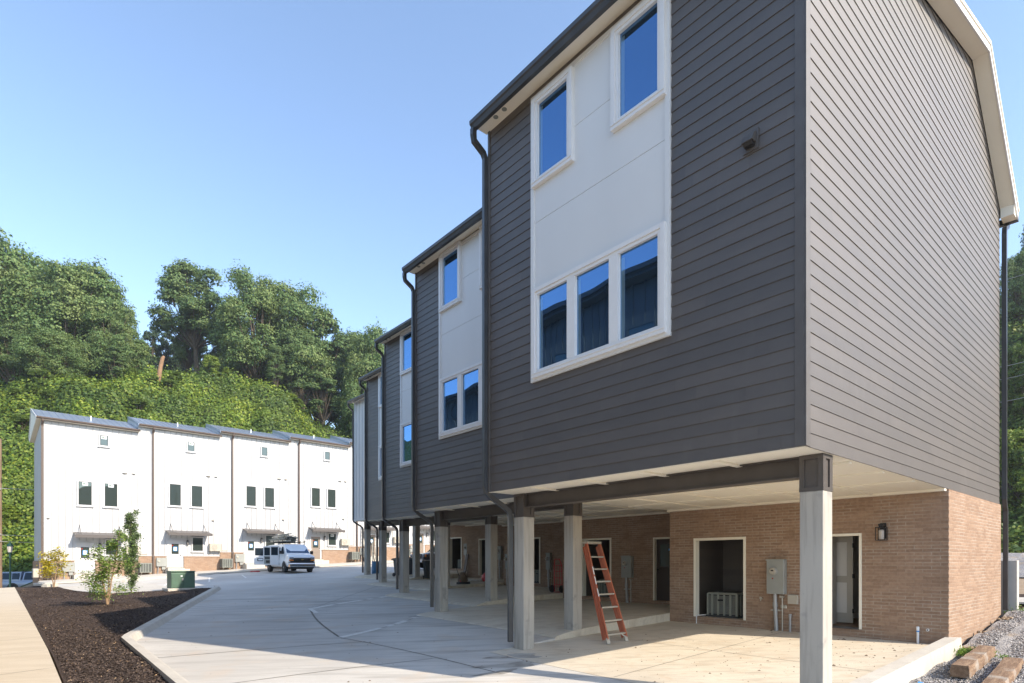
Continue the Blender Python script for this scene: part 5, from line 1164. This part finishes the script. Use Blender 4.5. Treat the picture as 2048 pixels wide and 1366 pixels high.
for i in range(7):
    t = .085+i*.1275; a = A1.lerp(B1, t); c = A2.lerp(B2, t); s_ = MB(); s_.beam(a, c, .085, .022, M_alu); s_.beam(a-up_*.02-nn*.03, c-up_*.02-nn*.03, .012, .035, M_alu); s_.build('step', o)
tp = MB(); tp.beam(B1-inn*.03+up_*.02+nn*.03, B2+inn*.03+up_*.02+nn*.03, .2, .06, M_alu); tp.build('top_cap', o, bevel=.01)
for a, s in ((A1, -1), (A2, 1)):
    m_ = MB(); m_.beam(a+up_*.0, a+up_*.13, .07, .05, M_alu); m_.beam(a+up_*.10, (A1.lerp(B1, .085) if s < 0 else A2.lerp(B2, .085))-inn*s*.12, .012, .025, M_alu); m_.build('foot', o)
lb = MB()
for t0, t1_, m in ((.66, .74, M_paper), (.56, .64, M_paper), (.44, .52, M_paper)):
    a, b_ = A1.lerp(B1, t0)-inn*.004-nn*.0, A1.lerp(B1, t1_)-inn*.004; 
    P4 = [a+nn*-.026-inn*.001, a+nn*.02-inn*.001, b_+nn*.02-inn*.001, b_-nn*.026-inn*.001]; off_ = -nn*.0405
    lb.add([a-nn*.0385-inn*.001, a-nn*.0385-inn*.03, b_-nn*.0385-inn*.03, b_-nn*.0385-inn*.001], [(0, 1, 2, 3)], m)
a, b_ = A1.lerp(B1, .33), A1.lerp(B1, .39); lb.add([a-nn*.0385, a-nn*.0385-inn*.031, b_-nn*.0385-inn*.031, b_-nn*.0385], [(0, 1, 2, 3)], M_black); lb.build('sticker', o)
# red hand truck
o = empty('hand_truck', W3(8.25, 12.42, slab_z(2, 8.25, 12.4)+.006), THETA+PI/2); tag(o, 'red hand truck standing at the edge of the third slab', 'hand truck')
m_ = MB()
for x in (-.2, .2): m_.tube([(x, 0, .05), (x, .02, 1.0), (x*.75, .05, 1.16)], .018, M_red, 8)
m_.tube([(-.15, .05, 1.16), (-.12, .06, 1.25), (.12, .06, 1.25), (.15, .05, 1.16)], .018, M_red, 8)
for z in (.3, .55, .8, 1.02): m_.tube([(-.2, .01, z), (.2, .01, z)], .014, M_red, 6)
for x in (-.07, .07): m_.tube([(x, .01, .1), (x, .01, 1.02)], .010, M_red, 6)
m_.build('frame', o, smooth=True); MB().box(-.22, .22, -.24, .02, .01, .025, M_red).build('toe_plate', o)
for s in (-1, 1): w_ = MB(); w_.lathe([(.06, -.035), (.12, -.04), (.14, -.02), (.14, .02), (.12, .04), (.06, .035)], (s*.26, .07, .14), M_rubber, 20, 'x'); w_.lathe([(.06, -.03), (.06, .03)], (s*.26, .07, .14), M_red, 12, 'x'); w_.build('wheel', o, smooth=True)
# wheeled bins
def wbin(label, q, p, z, m, rz):
    o = empty('wheeled_bin', W3(q, p, z), rz); tag(o, label, 'bin', 'wheeled bins under the houses'); b = MB()
    def R(x, z_): return [(-x, -x*.95, z_), (x, -x*.95, z_), (x, x*.95, z_), (-x, x*.95, z_)]
    vs = R(.20, .06)+R(.26, .90)+R(.29, .90)+R(.29, .96)+R(.25, .96)+R(.24, .88)
    f = [(3, 2, 1, 0)]+[(i*4+j, i*4+(j+1) % 4, (i+1)*4+(j+1) % 4, (i+1)*4+j) for i in range(5) for j in range(4)]+[(20, 21, 22, 23)]
    b.add(vs, f, m); b.build('body', o, bevel=.015); l_ = MB(); l_.prism([(-.35, .965), (.37, .965), (.36, 1.01), (0, 1.05), (-.33, 1.02)], -.29, .29, m, 'x'); l_.tube([(-.25, .36, .93), (-.25, .42, .95), (.25, .42, .95), (.25, .36, .93)], .015, m, 6); l_.build('lid', o)
    for s in (-1, 1): MB().lathe([(.10, -.03), (.10, .03)], (s*.25, .2, .10), M_rubber, 16, 'x').build('wheel', o)
wbin('dark wheeled bin left of the rear column, in front of the pickup', 10.0, 24.1, slab_z(3, 10, 24.1)+.006, M_bin, THETA-.3); wbin('grey wheeled bin peeping out left of the fourth column', 9.35, 26.1, slab_z(4, 9.35, 26.1)+.006, M_bin, THETA+.2); wbin('black wheeled bin peeping out right of the fourth column', 9.9, 25.6, slab_z(4, 9.9, 25.6)+.006, M_black, THETA+.1)
o = empty('blue_barrel', W3(10.75, 31.55, G(10.75, 31.55)+.005)); tag(o, 'bright blue plastic barrel between the farthest columns', 'barrel')
MB().lathe([(.27, 0), (.29, .03), (.29, .28), (.30, .30), (.29, .32), (.29, .58), (.30, .60), (.29, .62), (.29, .84), (.27, .88), (.25, .88), (.25, .85)], (0, 0, 0), M_bluebin, 28).build('drum', o, smooth=True); MB().lathe([(.04, .85), (.04, .87)], (.12, 0, 0), M_black, 10).build('bung', o)
# broom, sack on a tray, red bag with a white sheet, leaning plank
sq, sp_ = 8.45, 18.75; z0 = slab_z(3, sq, sp_)+.006
o = empty('sack', W3(sq, sp_, z0)); tag(o, 'brown sack slumped on a black tray on the fourth slab', 'sack'); mb = MB(); mb.lathe([(.30, 0), (.33, .02), (.31, .10), (.28, .10)], (0, 0, 0), M_black, 18); mb.build('tray', o)
mb = MB(); mb.lathe([(.20, .08), (.24, .15), (.22, .30), (.15, .42), (.10, .47), (.13, .52), (.02, .54)], (-.03, 0, 0), M_bag, 12); s = mb.build('bag', o, smooth=True); 
o = empty('push_broom', W3(sq-.2, sp_-.1, z0)); tag(o, 'push broom with a thin dark handle leaning left of the brown sack', 'broom'); MB().tube([(0, 0, .08), (-.32, .1, 1.05)], .013, M_black, 8).build('handle', o); MB().box(-.2, .3, -.05, .03, .0, .09, M_black).build('brush_head', o); MB().tube([(0, 0, .07), (-.05, .016, .2)], .024, M_red, 8).build('socket', o)
sq, sp_ = 10.3, 19.35; z0 = slab_z(3, sq, sp_)+.006
o = empty('red_bag', W3(sq, sp_, z0)); tag(o, 'faded red bag standing by the brick behind the third column pair', 'bag'); mb = MB(); mb.lathe([(.2, 0), (.27, .12), (.24, .30), (.12, .42), (.04, .46)], (0, 0, 0), M_red, 12); mb.build('bag', o, smooth=True); MB().tube([(-.08, 0, .4), (0, 0, .52), (.08, 0, .4)], .015, M_red, 6).build('handle', o)
o = empty('dust_sheet', W3(sq-.3, sp_+.35, z0)); tag(o, 'crumpled white dust sheet hanging off the red bag onto the slab', 'cloth'); mb = MB(); rr = random.Random(4)
n_ = 14; v = [(-.45+.07*i, -.2+.035*j, .03+.07*rr.random()+(.42*max(0, (i-9)/5)**1.2)) for i in range(n_) for j in range(n_)]; mb.add(v, [(i*n_+j, (i+1)*n_+j, (i+1)*n_+j+1, i*n_+j+1) for i in range(n_-1) for j in range(n_-1)], M_cloth); s = mb.build('sheet', o, smooth=True); so_ = s.modifiers.new('thick', 'SOLIDIFY'); so_.thickness = .01
o = empty('plank', W3(QF[3]+BW-.35, 24.15, slab_z(3, QF[3]+BW-.35, 24.1)), THETA); tag(o, 'dark brown plank leaning upright on the brick under a small meter cabinet', 'plank'); MB().beam((0, 0, 0), (.28, 0, 1.35), .22, .03, M_door).build('board', o)
# aluminium ladder against the fifth white townhouse
Wb = Vector((WX0, WY0, 0)); a = Wb+WD*25.0-WN*1.0; q_, p_ = qp(a.x, a.y); gz_ = G(q_, p_)+.14+EYE
o = empty('extension_ladder', (a.x, a.y, gz_), WTH); tag(o, 'aluminium ladder leaning on the fifth white townhouse beside its downspout', 'ladder')
for x in (0, .42): MB().beam((x, 0, 0), (x, .86, 3.5), .03, .08, M_alu).build('rail', o)
for i in range(12): t = (i+.5)/12; MB().beam((0, .86*t, 3.5*t), (.42, .86*t, 3.5*t), .03, .03, M_alu).build('rung', o)
o = empty('tool_pile', (a.x+.75, a.y+.4, gz_), WTH); tag(o, 'jumble of metal tools stacked at the foot of the aluminium ladder', 'tools'); mb = MB(); rr = random.Random(9)
for i in range(16): x, y = rr.uniform(-.3, .3), rr.uniform(-.2, .2); mb.beam((x, y, 0), (x+rr.uniform(-.2, .2), y+.2, rr.uniform(.8, 2.1)), .035, .035, M_alu if i % 2 else M_black)
mb.build('tools', o)
# transformer on its pad
c = Vector((-16.75, 29.6, 0)); q_, p_ = qp(c.x, c.y); g_ = G(q_, p_)+.06+EYE
o = empty('transformer', (c.x, c.y, g_+.10), WTH); tag(o, 'green two-door transformer cabinet on a concrete pad at the tip of the mulch bed', 'transformer')
b = MB(); b.prism([(-.40, 0), (.40, 0), (.40, .84), (-.30, .84), (-.40, .76)], -.54, .54, M_tgreen, 'x'); b.box(-.56, .56, -.42, .42, .81, .86, M_tgreen); b.build('cabinet', o, bevel=.01)
for s in (-1, 1): MB().box(.01 if s > 0 else -.52, .52 if s > 0 else -.01, -.418, -.40, .05, .74, M_tgreen).build('door', o, bevel=.006)
k = MB(); k.box(-.06, .02, -.44, -.418, .38, .50, M_grey); k.box(-.12, -.03, -.43, -.419, .58, .63, M_paper); k.build('lock', o)
pd = MB().bbox(-.72, .72, -.58, .58, -.3, .0, M_kerb, .02).build('concrete_pad'); pd.location = (c.x, c.y, g_+.095); pd.rotation_euler = (0, 0, WTH); tag(pd, 'low concrete pad under the green transformer cabinet', 'pad')
# railway sleepers
def sleeper(label, a, b, w, h):
    a, b = Vector(a), Vector(b); o = empty('timber', a); tag(o, label, 'timber', 'old timbers lying on the gravel'); d = (b-a); L_ = d.length; rz = math.atan2(d.y, d.x)
    mb = MB(); n = 10; rr = random.Random(len(label)); v = []
    for i in range(n+1):
        x = L_*i/n
        for (y, z) in ((-w/2, 0), (-w/2, h*.5), (-w/2+.015, h-.005), (0, h), (w/2-.015, h-.005), (w/2, h*.5), (w/2, 0)): v.append((x, y+rr.uniform(-.006, .006), z+rr.uniform(-.005, .005)))
    k = 7; f = [(i*k+j, i*k+(j+1) % k, (i+1)*k+(j+1) % k, (i+1)*k+j) for i in range(n) for j in range(k)]+[tuple(reversed(range(k))), tuple(range(n*k, n*k+k))]
    mb.add(v, [tuple(reversed(q_)) for q_ in f], M_timber); s = mb.build('beam', o); s.rotation_euler = (0, -math.asin(d.z/L_), rz)
sleeper('squared old timber with a whitened patch, nearer the kerb wall', Wp(3.95, -.70, -1.80), Wp(6.25, -.62, -1.71), .25, .19)
sleeper('flat red-brown old timber on the right, farther from the kerb wall', Wp(3.1, -1.22, -1.88), Wp(5.55, -1.10, -1.75), .26, .14)
o = empty('blue_scrap', Wp(3.0, -.42, gz(3.0)+.05)); tag(o, 'scrap of blue plastic on the gravel at the bottom edge', 'litter'); mb = MB(); mb.add([(0, 0, 0), (.06, .01, .02), (.04, .05, .01), (.0, .04, .03), (-.03, .02, .015)], [(0, 1, 2, 3, 4)], M_tape); mb.build('scrap', o)
o = empty('red_strap', W3(7.5, 45.6, G(7.5, 45.6)+.02)); tag(o, 'coil of red strap lying behind the white van', 'strap'); mb = MB()
mb.tube([(.35*math.cos(t*.7), .22*math.sin(t*.7), .03+.02*math.sin(t)) for t in range(20)], .035, M_red, 6); mb.build('coil', o)
# lamp post, utility pole, cables
o = empty('lamp_post', (-37.75, 44, EYE-2.6)); tag(o, 'dark green lantern-topped lamp post in front of the silver-blue pickup', 'street lamp')
p_ = MB(); p_.lathe([(.16, 0), (.16, .3), (.09, .42), (.07, .6), (.055, 2.9), (.09, 2.95), (.06, 3.1), (.10, 3.3)], (0, 0, 0), M_lampgreen, 14); p_.build('post', o, smooth=True)
h_ = MB(); h_.lathe([(.14, 3.3), (.15, 3.36), (.05, 3.37), (.05, 3.80), (.21, 3.81), (.23, 3.86), (.13, 4.0), (.05, 4.08), (.03, 4.2), (.01, 4.26)], (0, 0, 0), M_lampgreen, 6); h_.build('lamp_head', o); MB().lathe([(.13, 3.371), (.19, 3.8)], (0, 0, 0), M_frost, 6).build('lamp_glass', o)
for s in range(6): pass
o = empty('utility_pole', (-38.55, 44, EYE-2.6)); tag(o, 'weathered wooden pole just showing at the left picture edge', 'utility pole'); MB().tube([(0, 0, 0), (0, 0, 11.9)], [.17, .13], M_wood, 12).build('pole', o, smooth=True)
c_ = MB()
for z in (8.1, 4.7, 4.2): c_.box(-.15, .22, -.2, -.1, z-.05, z+.1, M_alu)
c_.build('cable_clamp', o)
def cable(label, a, b, sag, r=.012):
    a, b = Vector(a), Vector(b); pts = [a.lerp(b, t/16)-Vector((0, 0, sag*4*(t/16)*(1-t/16))) for t in range(17)]
    o = MB().tube(pts, r, M_wire, 5).build('cable'); tag(o, label, 'cable', 'overhead cables'); return o
for i, (y, lb) in enumerate(((977, 'highest'), (1070, 'middle'), (1083, 'lowest'))):
    Z0 = 44; cable('%s of the three cables left of the white row' % lb, (-38.5, Z0-.15, (1125-y)*Z0/1170+EYE), (-18, 66, (1125-y-3)*66/1170*.95+EYE), .3, .02)
for i, (y0, y1, lb) in enumerate(((560, 546, 'highest'), (732, 724, 'second'), (757, 750, 'third'), (802, 797, 'lowest'))):
    Z0 = 34; r0, r1 = (1990-1024)/1170, (2120-1024)/1170; cable('%s of the four cables crossing right of the gable wall' % lb, (r0*Z0, Z0, (1125-y0-4)*Z0/1170+EYE), (r1*30, 30, (1125-y1+24)*30/1170+EYE), .1, .014)
# block wall behind the house corner
bw = MB(); bw.bbox(-.0, .22, 0, 3.2, 0, 1.45, M_cmu, .01); o = bw.build('block_wall'); o.location = Wp(11.35, -.28, -1.4); o.rotation_euler = (0, 0, THETA); tag(o, 'pale concrete block wall just behind the rear downspout', 'wall')
# two loose concrete lumps by the yellow sapling
for i, (x, y, s) in enumerate(((88, 1176, .5), (100, 1181, .4))):
    Zz = 36-i*1.5; mb = MB(); mb.bbox(-s, s, -.2, .2, 0, .16, M_kerb, .03); X_ = (x-1024)/1170*Zz; q_, p_ = qp(X_, Zz); o = mb.build('concrete_block'); o.location = Wp(q_, p_, G(q_, p_)+.1); o.rotation_euler = (0, 0, .5+i); tag(o, ('flat concrete lump left of the yellow sapling, by the house corner', 'smaller concrete lump in front of the yellow sapling')[i], 'concrete block')

# ---- thin summer haze in one closed box round everything, the sky outside it
hz = bpy.data.materials.new('haze_air'); hz.use_nodes = True; n = hz.node_tree.nodes; n.clear(); o_ = n.new('ShaderNodeOutputMaterial'); pv = n.new('ShaderNodeVolumePrincipled')
pv.inputs['Color'].default_value = (.86, .90, .96, 1); pv.inputs['Density'].default_value = .00045; pv.inputs['Anisotropy'].default_value = .3
hz.node_tree.links.new(pv.outputs[0], o_.inputs['Volume'])
mb = MB(); mb.box(-1750, 1750, -1750, 1750, -8, 62, hz); h_ = mb.build('haze'); h_['kind'] = 'stuff'
